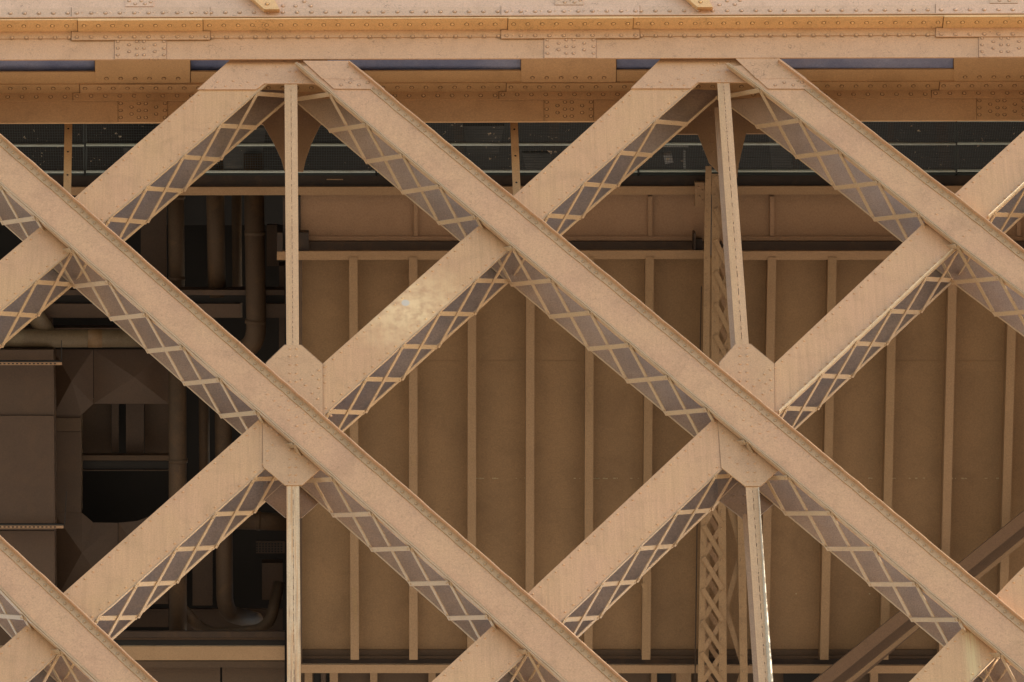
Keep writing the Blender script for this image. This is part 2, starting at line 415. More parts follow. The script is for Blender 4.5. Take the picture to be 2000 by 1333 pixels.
M['sunsliver'] = paint('sun_sliver_paint', (.50, .40, .29), (.46, .36, .26), bump=.6, grain=.1)  # pale colour imitates sun slivers along the edges
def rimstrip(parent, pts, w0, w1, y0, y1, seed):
    """ragged pale lip imitating a sunlit sliver, proud of the front along an edge; pts in photo pixels, widths in px"""
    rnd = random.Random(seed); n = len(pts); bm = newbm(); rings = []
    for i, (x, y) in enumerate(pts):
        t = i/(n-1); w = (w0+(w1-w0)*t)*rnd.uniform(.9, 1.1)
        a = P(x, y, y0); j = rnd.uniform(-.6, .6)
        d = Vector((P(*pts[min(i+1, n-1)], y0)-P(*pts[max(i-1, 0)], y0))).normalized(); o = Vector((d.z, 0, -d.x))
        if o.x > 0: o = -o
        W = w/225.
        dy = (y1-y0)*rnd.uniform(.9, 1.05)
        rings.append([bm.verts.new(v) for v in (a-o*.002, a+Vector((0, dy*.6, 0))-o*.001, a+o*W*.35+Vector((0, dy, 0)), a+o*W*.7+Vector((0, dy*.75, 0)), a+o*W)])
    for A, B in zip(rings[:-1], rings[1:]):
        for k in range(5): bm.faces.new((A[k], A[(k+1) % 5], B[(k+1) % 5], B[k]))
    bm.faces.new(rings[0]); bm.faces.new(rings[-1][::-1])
    part('sun_sliver_strip', bm, M['sunsliver'], parent, parent.location, smooth=False)
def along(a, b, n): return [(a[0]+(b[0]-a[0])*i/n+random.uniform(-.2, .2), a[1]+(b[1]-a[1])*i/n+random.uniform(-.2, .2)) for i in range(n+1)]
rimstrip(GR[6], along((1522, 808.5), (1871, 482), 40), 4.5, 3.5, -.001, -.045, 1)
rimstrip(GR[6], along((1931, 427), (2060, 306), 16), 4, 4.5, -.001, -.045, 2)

# ---------------------------------------------------------------- joint plates and posts
def plate(name, poly, Y, t, mat, parent, base, riv=(), rr=.0145, rh=.0065):
    bm = newbm(); prism(bm, [P(x, y, Y) for x, y in poly], (0, t, 0))
    if name == 'front_gusset': rim(bm, [P(x, y, -.0015) for x, y in poly], FRONT, .005)
    for x, y in riv: rivet(bm, P(x, y, Y), FRONT, rr, rh, False)
    return part(name, bm, mat, parent, base)
def midnode(polyF, riv, label, rear_dx):
    base = P(polyF[0][0], max(y for x, y in polyF), D/2)
    T = thing('joint_plates', label, 'joint plates', base, 'riveted joint plates of the lattice crossings')
    plate('front_gusset', polyF, -.0125, .0115, M['chord2'], T, base, riv)
    bm = newbm()
    pts = [P(x, y, -.0125) for x, y in polyF]
    prism(bm, [Vector((p.x, D-.026, p.z)) for p in pts], (0, .010, 0))
    for x, y in riv:
        p = P(x, y, -.0125); rivet(bm, Vector((p.x, D-.026, p.z)), FRONT, .0145, .009)
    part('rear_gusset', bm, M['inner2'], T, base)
M['chord2'] = paint('joint_plate_paint', (.50, .296, .160), (.51, .285, .168), crack=.3, dirt=.2, speck=.4, pits=1.0)
RING[M['chord2'].name] = RING[M['channel'].name]
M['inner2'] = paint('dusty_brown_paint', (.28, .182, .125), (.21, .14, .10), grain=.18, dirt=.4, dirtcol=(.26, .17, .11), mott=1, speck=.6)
def colriv(x0, x1, ys): return [(x, y) for y in ys for x in (x0, x1)]
midnode([(556, 674.5), (588, 674.5), (630, 711.5), (630.5, 811), (630.5, 912), (590, 948), (557, 948), (514, 912), (513, 820), (520, 709)],
        colriv(566, 578.5, (681, 696, 712, 729, 745))+[(622, 723), (611, 733), (622, 741), (596, 752), (622, 758), (609, 768), (620, 779), (588, 741)]
        + colriv(565, 577, (879, 896, 912, 927, 941))+[(521, 832), (532, 838), (542, 849), (522, 880), (522, 899), (532, 868), (600, 905), (612, 898)],
        'riveted joint plates where the diagonals cross above the rusty post', 0)
midnode([(1436.5, 672.5), (1465.5, 672.5), (1512, 711), (1513, 811), (1525, 914), (1485.5, 950), (1456, 950), (1409, 913.5), (1402, 820), (1405, 709)],
        colriv(1445, 1459, (679, 695, 711, 727, 744))+[(1504, 722), (1493, 731), (1483, 742), (1505, 742), (1472, 754), (1496, 749), (1506, 762), (1490, 770)]
        + colriv(1460, 1474, (870, 888, 905, 922, 940))+[(1411, 845), (1425, 893), (1440, 905), (1421, 870), (1448, 880), (1432, 860)],
        'riveted joint plates where the diagonals cross above the white-streaked post', 0)

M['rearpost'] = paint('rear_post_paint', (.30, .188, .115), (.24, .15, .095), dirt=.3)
def post(name, pts, label, mat, riv=True, y0=-.004):
    """pts: [(xl,xr,y) ...]; two angles back to back with a slit"""
    base = P(pts[-1][0], pts[-1][2], D/2)
    T = thing('vertical_post', label, 'post', base, 'vertical posts of the truss')
    for rear in (0, 1):
        for side in (0, 1):
            bm = newbm()
            for a, b in zip(pts[:-1], pts[1:]):
                def q(xl, xr, y, f):
                    l, r = P(xl, y, y0), P(xr, y, y0); w = (r-l)
                    p = l+w*f
                    return Vector((p.x, D-.045 if rear else y0, p.z))
                f0, f1 = ((0, .472) if side == 0 else (.528, 1))
                quad = [q(*a, f0), q(*a, f1), q(*b, f1), q(*b, f0)]
                prism(bm, quad, (0, .010, 0))
                fi = (.46, .472) if side == 0 else (.528, .54)
                fo = .375 if side == 0 else .535
                g0 = [q(*a, fo), q(*a, fo+.09), q(*b, fo+.09), q(*b, fo)]
                g0 = [v+Vector((0, .0095, 0)) for v in g0]
                prism(bm, g0, (0, .07, 0))
            part('rear_angle' if rear else 'front_angle', bm, M['rearpost'] if rear else mat, T, base)
    # packing strip that half closes the slit
    bm = newbm(); n = 22; Lf, Rg = [], []
    tot = [(a, b) for a, b in zip(pts[:-1], pts[1:])]
    for a, b in tot:
        for i in range(n):
            w = random.choice((.25, .55, .75))
            for t, f in ((i/n+.001, .532), ((i+w)/n, .532), ((i+w)/n+.001, .490), ((i+1)/n-.001, .490)):
                xl = a[0]+(b[0]-a[0])*t; xr = a[1]+(b[1]-a[1])*t; y = a[2]+(b[2]-a[2])*t
                Lf.append(P(xl+(xr-xl)*.468, y, y0+.0015)); Rg.append(P(xl+(xr-xl)*f, y, y0+.0015))
    a_ = [bm.verts.new(p) for p in Lf]; b_ = [bm.verts.new(p) for p in Rg]
    for i in range(len(a_)-1): bm.faces.new((a_[i], b_[i], b_[i+1], a_[i+1]))
    part('packing_strip', bm, mat, T, base)
    return T
post('p', [(555.5, 580.5, 150), (558, 582.7, 467), (559.6, 584, 680)], 'upper left vertical post between the top chord and a joint plate', M['post'])
post('p', [(559.6, 584.5, 945), (561, 588, 1400), (562, 590, 1700)], 'pale vertical post with orange rust stains below the left joint plates', M['post_rust'])
post('p', [(1400, 1424, 150), (1410, 1435, 300), (1437, 1463, 680)], 'upper right vertical post, leaning, between the top chord and a joint plate', M['post'])
pr = post('p', [(1456, 1482, 945), (1482, 1509.5, 1333), (1500, 1528, 1600)], 'vertical post with a rough white sunlit edge below the right joint plates', M['post'])
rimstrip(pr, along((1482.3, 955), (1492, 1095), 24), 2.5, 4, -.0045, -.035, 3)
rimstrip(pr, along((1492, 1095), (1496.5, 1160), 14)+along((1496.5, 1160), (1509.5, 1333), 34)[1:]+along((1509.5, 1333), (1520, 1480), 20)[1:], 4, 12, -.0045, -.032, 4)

# ---------------------------------------------------------------- top chord, front
XL, XR = -450, 2450
def yl(y0, y1): return lambda x: y0+(y1-y0)*x/2000.
YC = -.068
baseC = P(1000, 114, YC)
M['chordtop'] = paint('skylit_pinkish_paint', (.60, .385, .262), (.58, .37, .24), crack=.8, dirt=.16, speck=.5, streak=.1, pits=.9); RING[M['chordtop'].name] = paint('pale_rivet_rim', (.34, .19, .10))  # paler pink puts the sky light on the upper web into its colour
TC = thing('front_chord', 'broad pinkish horizontal chord with a riveted orange ledge along the top of the photo', 'chord', baseC)
zb = yl(117, 112); zroot = yl(62, 53.5); ztop = -330
bm = newbm()
prism(bm, [P(XL, zb(XL), YC), P(XR, zb(XR), YC), P(XR, zroot(XR)-3, YC), P(XL, zroot(XL)-3, YC)], (0, .014, 0))
part('lower_web', bm, M['chord'], TC, baseC)
bm = newbm()
prism(bm, [P(XL, zroot(XL)-3.4, YC), P(XR, zroot(XR)-3.4, YC), P(XR, ztop, YC), P(XL, ztop, YC)], (0, .014, 0))
for x, y in [(594, 3), (553, 12), (577, 12), (607, 12), (1405, 10), (1435, 9), (1445, 1), (1420, 2)]: rivet(bm, P(x, y, YC), FRONT)
part('upper_web', bm, M['chordtop'] if 'chordtop' in M else M['chord'], TC, baseC)
LW = .165
def ledge_pts(xa, xb, yf, Y0, w0, w1):
    a, b = P(xa, yf(xa), Y0), P(xb, yf(xb), Y0)
    return [a+FRONT*w0, b+FRONT*w0, b+FRONT*w1, a+FRONT*w1]
bm = newbm(); prism(bm, ledge_pts(XL, XR, zroot, YC, .0005, LW-.014), (0, 0, .022))
part('ledge', bm, M['ledgeedge'], TC, baseC)
bm = newbm(); prism(bm, [p+Vector((0, 0, .0225)) for p in ledge_pts(XL, XR, zroot, YC, .0005, LW-.004)], (0, 0, .012)); part('upper_angle_leg', bm, M['chord'], TC, baseC)
def row_on_z(bm, x0, x1, pitch, yf, yref, Y0, dz, r=.0165):
    x = x0
    zz = P(1000, yref(1000), Y0)
    while x < x1:
        z = P(x, yref(x), Y0).z+dz
        rivet(bm, PZ(x, yf(x), z), DOWN, r, .011); x += pitch
# angle under the ledge: horizontal leg, with rivets, and vertical leg on the web
bm = newbm()
prism(bm, ledge_pts(XL, XR, zroot, YC, .001, LW), (0, 0, -.012))
row_on_z(bm, -400, 2400, 27.9, yl(51.5, 43.5), zroot, YC, -.012)
part('ledge_angle', bm, M['ledge'], TC, baseC)
ylegb = yl(76, 68)
bm = newbm()
prism(bm, [P(XL, zroot(XL), YC-.010), P(XR, zroot(XR), YC-.010), P(XR, ylegb(XR), YC-.010), P(XL, ylegb(XL), YC-.010)], (0, .0095, 0))
x = -396
rim(bm, [P(XL, zroot(XL), YR), P(XR, zroot(XR), YR)], FRONT) if False else None
while x < 2400: rivet(bm, P(x, 74.3-3.3*x/1000, YC-.010), FRONT, .0165, .013); x += 27.95
part('web_angle', bm, M['ledge2'] if 'ledge2' in M else M['chord'], TC, baseC)
# angle leg above the ledge
bm = newbm()
yr0 = yl(26.5, 19)
prism(bm, [P(XL, zroot(XL)-4, YC-.010), P(XR, zroot(XR)-4, YC-.010), P(XR, yr0(XR)-9, YC-.010), P(XL, yr0(XL)-9, YC-.010)], (0, .0095, 0))
x = -400
while x < 2400: rivet(bm, P(x, yr0(x), YC-.010), FRONT, .0165, .013); x += 28
part('upper_angle', bm, M['chordtop'], TC, baseC)
# splices
webpat = [(4, 5), (4, 19), (4, 33), (26, 12), (26, 26), (41, 5), (41, 19), (41, 33), (55, 5), (55, 19), (55, 33), (76, 12), (76, 26), (94, 5), (94, 19), (94, 33)]
for k, dx in enumerate((-840, 0, 839, 1688)):
    dyk = -4.2*k+4.2
    # cover on ledge underside
    z = P(275+dx, zroot(275+dx), YC).z
    bm = newbm(); prism(bm, ledge_pts(153+dx, 396+dx, zroot, YC, .006, LW+.004), (0, 0, -.024))
    rim(bm, [p+Vector((0, 0, -.012)) for p in ledge_pts(153+dx, 396+dx, zroot, YC, .006, LW-.010)], DOWN, .008)
    row_on_z(bm, 164+dx, 396+dx, 27.9, yl(51.5, 43.5), zroot, YC, -.024)
    part('ledge_splice', bm, M['ledge'], TC, baseC)
    bm = newbm(); Yp = YC-.020
    prism(bm, [P(140+dx, zroot(140+dx)+1, Yp), P(410+dx, zroot(410+dx)+1, Yp), P(410+dx, 79-3.9*(410+dx)/1000, Yp), P(140+dx, 79-3.9*(140+dx)/1000, Yp)], (0, .0098, 0))
    rim(bm, [P(140+dx, zroot(140+dx)+1, YC-.010), P(410+dx, zroot(410+dx)+1, YC-.010), P(410+dx, 79-3.9*(410+dx)/1000, YC-.010), P(140+dx, 79-3.9*(140+dx)/1000, YC-.010)], FRONT)
    x = 150+dx
    while x < 408+dx: rivet(bm, P(x, 73.5-3.3*x/1000, Yp), FRONT, .0165, .012); x += 28
    part('angle_splice', bm, M['chord'], TC, baseC)
    bm = newbm(); Yp = YC-.008; yb = lambda x: zb(x)-.8
    ytop = lambda x: 79-3.9*x/1000
    prism(bm, [P(224+dx, ytop(224+dx), Yp), P(325+dx, ytop(325+dx), Yp), P(325+dx, yb(325+dx), Yp), P(224+dx, yb(224+dx), Yp)], (0, .0078, 0))
    rim(bm, [P(224+dx, ytop(224+dx), YC), P(325+dx, ytop(325+dx), YC), P(325+dx, yb(325+dx)-1, YC), P(224+dx, yb(224+dx)-1, YC)], FRONT, .005)
    for a, b in webpat: rivet(bm, P(225+dx+a+1, ytop(225+dx)-1+b*.93, Yp), FRONT, .014, .009)
    part('web_splice', bm, M['chord'], TC, baseC)
    bm = newbm(); Yp = YC-.018
    prism(bm, [P(140+dx, 15-4*(dx)/1000, Yp), P(410+dx, 14-4*dx/1000, Yp), P(410+dx, 33-4*dx/1000, Yp), P(140+dx, 34-4*dx/1000, Yp)], (0, .0078, 0))
    rim(bm, [P(140+dx, 16-4*(dx)/1000, YC-.010), P(410+dx, 15-4*dx/1000, YC-.010), P(410+dx, 33-4*dx/1000, YC-.010), P(140+dx, 34-4*dx/1000, YC-.010)], FRONT, .005)
    x = 150+dx
    while x < 408+dx: rivet(bm, P(x, yr0(x), Yp), FRONT, .0165, .012); x += 28
    part('upper_splice', bm, M['chordtop'], TC, baseC)
    bm = newbm(); Yp = YC-.008
    prism(bm, [P(245+dx, -60, Yp), P(300+dx, -60, Yp), P(300+dx, 13-4*dx/1000, Yp), P(245+dx, 13-4*dx/1000, Yp)], (0, .0078, 0))
    for a, b in ((252, 2), (264, 8), (264, -6), (276, 2), (283, 8), (294, 4), (294, -9), (252, -12)): rivet(bm, P(a+dx, b-4*dx/1000, Yp), FRONT, .014, .009)
    part('upper_web_splice', bm, M['chordtop'], TC, baseC)
# pointed brackets dipping into the frame at the very top
for k, (bx, lab) in enumerate(((0, 'pointed ochre bracket tip at the top edge, above the left truss joint'), (846, 'pointed ochre bracket tip at the top edge, above the right truss joint'))):
    dy = -4*k
    pb = P(530+bx, 20+dy, YC-.05)
    T = thing('bracket', lab, 'bracket', pb, 'pointed brackets at the top edge')
    out = [(462+bx, -30+dy), (516+bx, 18+dy), (546+bx, 18+dy), (520+bx, -30+dy)]
    bm = newbm(); prism(bm, [P(x, y, YC-.06) for x, y in out], (0, .049, 0)); part('bracket_body', bm, M['ledge'], T, pb)
    bm = newbm()
    prism(bm, [P(x, y, YC-.085) for x, y in [(462+bx, -30+dy), (516+bx, 18+dy), (519+bx, 14+dy), (470+bx, -30+dy)]], (0, .0245, 0))
    prism(bm, [P(x, y, YC-.085) for x, y in [(516+bx, 18.2+dy), (546+bx, 18.2+dy), (543+bx, 14+dy), (519.5+bx, 14+dy)]], (0, .0245, 0))
    rivet(bm, P(522+bx, 8+dy, YC-.0605), FRONT, .016, .012)
    part('bracket_rim', bm, M['ledge'], T, pb)

# top joint gussets
for pts, sec, riv, lab in (
    ([(385, 175), (500, 175), (516, 163.5), (612, 163.5), (640, 172), (640, 108), (460, 108)],
     [(592, 119), (683, 119), (752, 174.5), (652, 173.5)],
     [(565, 158), (577, 158), (500, 166), (484, 160), (470, 167), (455, 158), (440, 168), (424, 160), (540, 130), (565, 140), (577, 140), (556, 122), (520, 146)],
     'joint plate under the top chord above the upper left post'),
    ([(1232, 173), (1348, 173), (1363, 161), (1467, 161), (1490, 172), (1490, 106), (1300, 106)],
     [(1436, 114), (1522, 114), (1600, 174), (1500, 173.5)],
     [(1405, 156), (1417, 156), (1403, 140), (1418, 140), (1403, 124), (1418, 124), (1395, 127), (1382, 137), (1370, 145), (1355, 152), (1325, 155), (1312, 166), (1336, 166), (1290, 160), (1265, 166)],
     'joint plate under the top chord above the leaning post')):
    b = P(pts[0][0], 175, 0)
    T = thing('top_gusset', lab, 'joint plate', b, 'joint plates under the top chord')
    plate('gusset_sheet', pts, -.0125, .0115, M['chord'], T, b, riv)
    bm = newbm(); prism(bm, [P(x, y, -.060) for x, y in sec], (0, .007, 0))
    s2 = [sec[0], sec[1], tuple((sec[1][i]*.35+sec[2][i]*.65) for i in (0, 1)), tuple((sec[0][i]*.35+sec[3][i]*.65) for i in (0, 1))]
    for i in range(5):
        x = sec[3][0]+14+(sec[2][0]-sec[3][0]-30)*i/4; rivet(bm, P(x, sec[3][1]-7-(i % 2)*5, -.060), FRONT, .0135, .007)
    part('cover_plate', bm, M['chord'], T, b)
    bm = newbm(); prism(bm, [P(x, y, -.062) for x, y in (sec[0], sec[1], (sec[2][0]-24, sec[2][1]-20), (sec[3][0]-22, sec[3][1]-19))], (0, .0019, 0))
    part('doubling_plate', bm, M['chord'], T, b)

# ---------------------------------------------------------------- rear chord
YR = .87
baseR = P(1000, 237, YR)
TR = thing('rear_chord', 'shaded brown riveted chord seen behind and below the broad front one', 'chord', baseR)
rb = yl(240.5, 235); rroot = yl(182, 175.5); rleg = yl(197.5, 191)
bm = newbm()
prism(bm, [P(XL, rb(XL), YR), P(XR, rb(XR), YR), P(XR, -60, YR), P(XL, -60, YR)], (0, .014, 0))
part('web', bm, M['rearchord'], TR, baseR)
bm = newbm(); prism(bm, ledge_pts(XL, XR, rroot, YR, .0005, .285), (0, 0, .016)); part('flange_plate', bm, M['rearchord2'] if 'rearchord2' in M else M['rearledge'] if 'rearledge' in M else M['rearchord'], TR, baseR)
bm = newbm(); prism(bm, ledge_pts(XL, XR, rroot, YR, .001, .127), (0, 0, -.012))
row_on_z(bm, -400, 2400, 28, yl(173.5, 167.5), rroot, YR, -.012)
part('flange_angle', bm, M['rearchord'], TR, baseR)
bm = newbm()
prism(bm, [P(XL, rroot(XL), YR-.010), P(XR, rroot(XR), YR-.010), P(XR, rleg(XR), YR-.010), P(XL, rleg(XL), YR-.010)], (0, .0095, 0))
x = -405
while x < 2400: rivet(bm, P(x, 190-3.2*x/1000, YR-.010), FRONT, .0165, .013); x += 28
part('web_angle', bm, M['rearchord'], TR, baseR)
for k, dx in enumerate((-840, 0, 832, 1677)):
    bm = newbm(); prism(bm, ledge_pts(157+dx, 428+dx, rroot, YR, .006, .132), (0, 0, -.024))
    rim(bm, [p+Vector((0, 0, -.012)) for p in ledge_pts(157+dx, 428+dx, rroot, YR, .006, .120)], DOWN, .008)
    row_on_z(bm, 166+dx, 428+dx, 27.7, yl(173.5, 167.5), rroot, YR, -.024)
    part('flange_splice', bm, M['rearchord'], TR, baseR)
    bm = newbm(); Yp = YR-.020
    prism(bm, [P(143+dx, rroot(143+dx)+1, Yp), P(440+dx, rroot(440+dx)+1, Yp), P(440+dx, rleg(440+dx), Yp), P(143+dx, rleg(143+dx), Yp)], (0, .0098, 0))
    rim(bm, [P(143+dx, rroot(143+dx)+1, YR-.010), P(440+dx, rroot(440+dx)+1, YR-.010), P(440+dx, rleg(440+dx)-1, YR-.010), P(143+dx, rleg(143+dx)-1, YR-.010)], FRONT, .006)
    x = 150+dx
    while x < 436+dx: rivet(bm, P(x, 188.5-3.2*x/1000, Yp), FRONT, .0165, .012); x += 28
    part('angle_splice', bm, M['rearchord'], TR, baseR)
    bm = newbm(); Yp = YR-.008
    prism(bm, [P(231+dx, rleg(231+dx)+.5, Yp), P(327+dx, rleg(327+dx)+.5, Yp), P(327+dx, rb(327+dx)-.6, Yp), P(231+dx, rb(231+dx)-.6, Yp)], (0, .0078, 0))
    rim(bm, [P(231+dx, rleg(231+dx)+.5, YR), P(327+dx, rleg(327+dx)+.5, YR), P(327+dx, rb(327+dx)-2, YR), P(231+dx, rb(231+dx)-2, YR)], FRONT, .005)
    for a, b in webpat: rivet(bm, P(232+dx+a*.96, rleg(231+dx)+1+b*.98, Yp), FRONT, .0155, .012)
    part('web_splice', bm, M['rearchord'], TR, baseR)
    # batten plate tying the two chords
    z = P(280+dx, rroot(280+dx), YR).z
    bm = newbm()
    yb0, yt0 = 161-3.2*(dx+200)/1000*.55, 40
    prism(bm, [PZ(186+dx, yb0, z-.001), PZ(371+dx, yb0, z-.001), PZ(371+dx, yt0, z-.001), PZ(186+dx, yt0, z-.001)], (0, 0, -.012))
    rim(bm, [PZ(186+dx, yb0, z), PZ(371+dx, yb0, z), PZ(371+dx, 90, z), PZ(186+dx, 90, z)], DOWN, .007)
    x = 208+dx
    for i in range(6): rivet(bm, PZ(x+i*28, yb0-7, z-.013), DOWN, .0165, .012)
    part('batten_plate', bm, M['battenp'] if 'battenp' in M else M['rearchord'], TR, baseR)
M['hanger'] = paint('dark_hanger_paint', (.27, .165, .095), (.21, .128, .078), dirt=.25)
# rear hanger gussets
gm = [('left', [(470, 197), (700, 197), (662, 246), (626, 243), (608, 280), (597, 312), (592, 335), (556, 335), (549, 310), (536, 282), (514, 243), (470, 243)],
       [(522, 203), (541, 203), (522, 217), (541, 217), (522, 231), (541, 231), (595, 203), (615, 203), (595, 217), (615, 217), (595, 231), (615, 231), (629, 213), (637, 203), (648, 213), (660, 203), (636, 224), (630, 233), (648, 233), (672, 213), (684, 222), (672, 233), (500, 203), (508, 213), (500, 222), (490, 232)],
       'dark tapered plate hanging behind the upper left post'),
      ('right', [(1300, 193), (1560, 193), (1510, 261), (1457, 261), (1443, 320), (1440, 345), (1428, 362), (1392, 325), (1385, 318), (1363, 262), (1310, 262)],
       [(1359, 201), (1360, 215), (1361, 229), (1386, 201), (1387, 215), (1388, 229), (1400, 199), (1400, 213), (1401, 228), (1402, 245), (1389, 246), (1403, 260), (1391, 262), (1404, 277), (1391, 278), (1405, 294), (1392, 296), (1453, 200), (1454, 215), (1454, 229), (1475, 201), (1467, 210), (1487, 210), (1511, 210), (1475, 220), (1499, 220), (1523, 220), (1468, 230), (1487, 230), (1316, 220), (1340, 220), (1304, 229), (1330, 229)],
       'dark stepped plate hanging behind the leaning post')]
for nm, poly, riv, lab in gm:
    b = P(poly[3][0], 330, YR-.02)
    T = thing('hanger_plate', lab, 'plate', b, 'hanger plates behind the posts')
    plate('plate_sheet', poly, YR-.0215, .012, M['hanger'] if 'hanger' in M else M['rearchord'], T, b, riv, .0125, .008)
# sheet between the chords, tinted blue for the sky reflection
bm = newbm()
zt = P(1000, 60, YR).z
zz = P(1000, 178, YR).z+.035
prism(bm, [Vector((-7, YC+.0145, zz)), Vector((9, YC+.0145, zz)), Vector((9, YR-.02, zz)), Vector((-7, YR-.02, zz))], (0, 0, .01))
tag(part('gutter_sheet', bm, M['blue'], None, (1, .4, zz)), 'metal sheet with painted blue sky reflection in the slots between the front and rear chords', 'metal sheet')

# ---------------------------------------------------------------- walkway net behind the rear chord
ZN = P(1000, 345, 2.15).z
def net(x0, x1, lab, k):
    b = PZ((x0+x1)/2, 345, ZN)
    T = thing('net_panel', lab, 'net panel', b, 'wire net panels of the walkway')
    bm = newbm()
    y0 = PZ(x0, 348, ZN).y; y1 = PZ(x0, 120, ZN).y
    xa, xb = PZ(x0+2, 345, ZN).x, PZ(x1-2, 345, ZN).x
    w = .0026
    n = int((xb-xa)/.0235)
    for i in range(n+1):
        x = xa+(xb-xa)*i/n
        prism(bm, [Vector((x-w/2, y0, ZN)), Vector((x+w/2, y0, ZN)), Vector((x+w/2, y1, ZN)), Vector((x-w/2, y1, ZN))], (0, 0, .003))
    m = int(abs(y1-y0)/.036)
    for j in range(m+1):
        y = y0+(y1-y0)*j/m
        prism(bm, [Vector((xa, y-w/2, ZN-.003)), Vector((xb, y-w/2, ZN-.003)), Vector((xb, y+w/2, ZN-.003)), Vector((xa, y+w/2, ZN-.003))], (0, 0, .003))
    part('wire_mesh', bm, M['wire'], T, b)
    for yy, r in ((284-1.5*k*.6, .014), (336-1.0*k*.6, .014), (236, .012)):
        bm = newbm(); tube(bm, [PZ(x0+2, yy, ZN-.02), PZ(x1-2, yy, ZN-.02)], r, 10); part('rail', bm, M['rail'], T, b, smooth=True)
    bm = newbm()
    for xx in (x0+2.5, x1-2.5):
        a, c = PZ(xx, 347, ZN-.012), PZ(xx, 200, ZN-.012); bar(bm, a, c, .012, .01, (0, 0, 1))
    a, c = PZ(x0+3, 341, ZN-.03), PZ(x1-3, 341, ZN-.03); bar(bm, a, c, .03, .02, (0, 0, 1))
    part('frame', bm, M['netframe'] if 'netframe' in M else M['wire'], T, b)
M['fitpale'] = paint('pale_fitting', (.40, .41, .46), (.12, .13, .16), mott=1)
M['dimsheet'] = paint('dim_sheet', (.075, .075, .085), (.03, .03, .035), mott=1, dirt=.5, dirtcol=(.13, .12, .11))
M['netframe'] = paint('net_frame_paint', (.022, .03, .034))
labs = ['wire net panel with pale rails beyond the left edge strut', 'wire net panel right of the narrow strut at the left', 'wire net panel behind the middle strut',
        'wire net panel behind the leaning post', 'wire net panel at the right edge', 'wire net panel outside right']
for i, (a, c) in enumerate(((-399, 166), (166, 735), (735, 1247), (1247, 1868), (1868, 2440))): net(a, c, labs[i], i)
bm = newbm()
for i in range(330):
    x, y = random.uniform(-50, 2050), random.uniform(242, 334)
    if random.random() < .6: x = random.choice((random.uniform(0, 420), random.uniform(860, 1120), random.uniform(1650, 1990)))
    p = PZ(x, y, ZN+.012); r = random.choice((.004, .006, .008, .012, .018))*random.uniform(.7, 1.3)
    vs = [bm.verts.new(p+Vector((random.uniform(-r, r)*1.3, random.uniform(-r, r)*1.3, random.uniform(-.004, .012)))) for _ in range(4)]
    bm.faces.new(vs[:3]); bm.faces.new((vs[0], vs[2], vs[3])); bm.faces.new((vs[0], vs[1], vs[3]))
tag(part('litter', bm, M['litter'], None, PZ(1000, 300, ZN)), 'scraps of pale litter and leaves caught on the dark wire nets', 'litter', kind='stuff')
b = PZ(1305, 312, ZN+.25)
T = thing('light_fitting', 'small pale fitting glimpsed above the net left of the leaning post', 'fitting', b)
bm = newbm(); z = ZN+.25
prism(bm, [PZ(1296, 304, z), PZ(1311, 302, z), PZ(1315, 318, z), PZ(1299, 321, z)], (0, 0, .04)); part('fitting_body', bm, M['fitpale'], T, b)
bm = newbm(); prism(bm, [PZ(1335, 294, z), PZ(1339, 294, z), PZ(1339, 330, z), PZ(1335, 330, z)], (0, 0, .02)); part('pale_strip', bm, M['fitpale'], T, b)
bm = newbm(); prism(bm, [PZ(1235, 285, z), PZ(1345, 285, z), PZ(1345, 288, z), PZ(1235, 288, z)], (0, 0, .02)); part('tray_edge', bm, M['fitpale'], T, b)
for i, (x0_, x1_, y0_, y1_) in enumerate(((430, 520, 250, 330), (905, 985, 246, 300), (1020, 1100, 300, 335), (1500, 1560, 255, 330), (240, 330, 290, 335))):
    z = ZN+.5+.05*i; bm = newbm()
    prism(bm, [PZ(x0_, y0_, z), PZ(x1_, y0_, z), PZ(x1_-12, y1_, z), PZ(x0_+8, y1_, z)], (0, 0, .03))
    tag(part('tray_sheet', bm, M['dimsheet'], None, PZ(x0_, y1_, z)), 'dim grey sheet above the nets, ' + ('behind the upper left diagonal', 'just left of the middle strut', 'just right of the middle strut', 'right of the leaning post', 'right of the strut with bolt holes at the left')[i], 'sheet', 'dim sheets above the nets')
# struts above the net, dim
for i, (a, b_, w) in enumerate(((395, 410, .05), (890, 900, .09), (1075, 1090, .09), (1735, 1745, .06), (1830, 1850, .11), (1255, 1262, .05), (1545, 1556, .06))):
    bm = newbm(); z = ZN+.35
    bar(bm, PZ(a, 120, z), PZ(b_, 380, z), w, .05, (0, 0, 1))
    tag(part('walkway_bearer', bm, M['bearer'] if 'bearer' in M else M['darkbeam'], None, PZ(a, 250, z)),
        'dim grey bearer above the wire net, ' + ('left of the first joint', 'right of the first joint', 'by the middle strut', 'left of the right edge panel joint', 'widest one near the panel joint', 'left of the leaning post', 'right of the leaning post')[i],
        'bearer', 'dim bearers above the walkway nets')
bm = newbm(); z = ZN+1.0
prism(bm, [Vector((-9, -.0, z)), Vector((11, -.0, z)), Vector((11, 4, z)), Vector((-9, 4, z))], (0, 0, .05))
tag(part('walkway_deck', bm, M['black'], None, (1, 2, z)), 'dark underside of the walkway deck above the wire nets', 'deck')
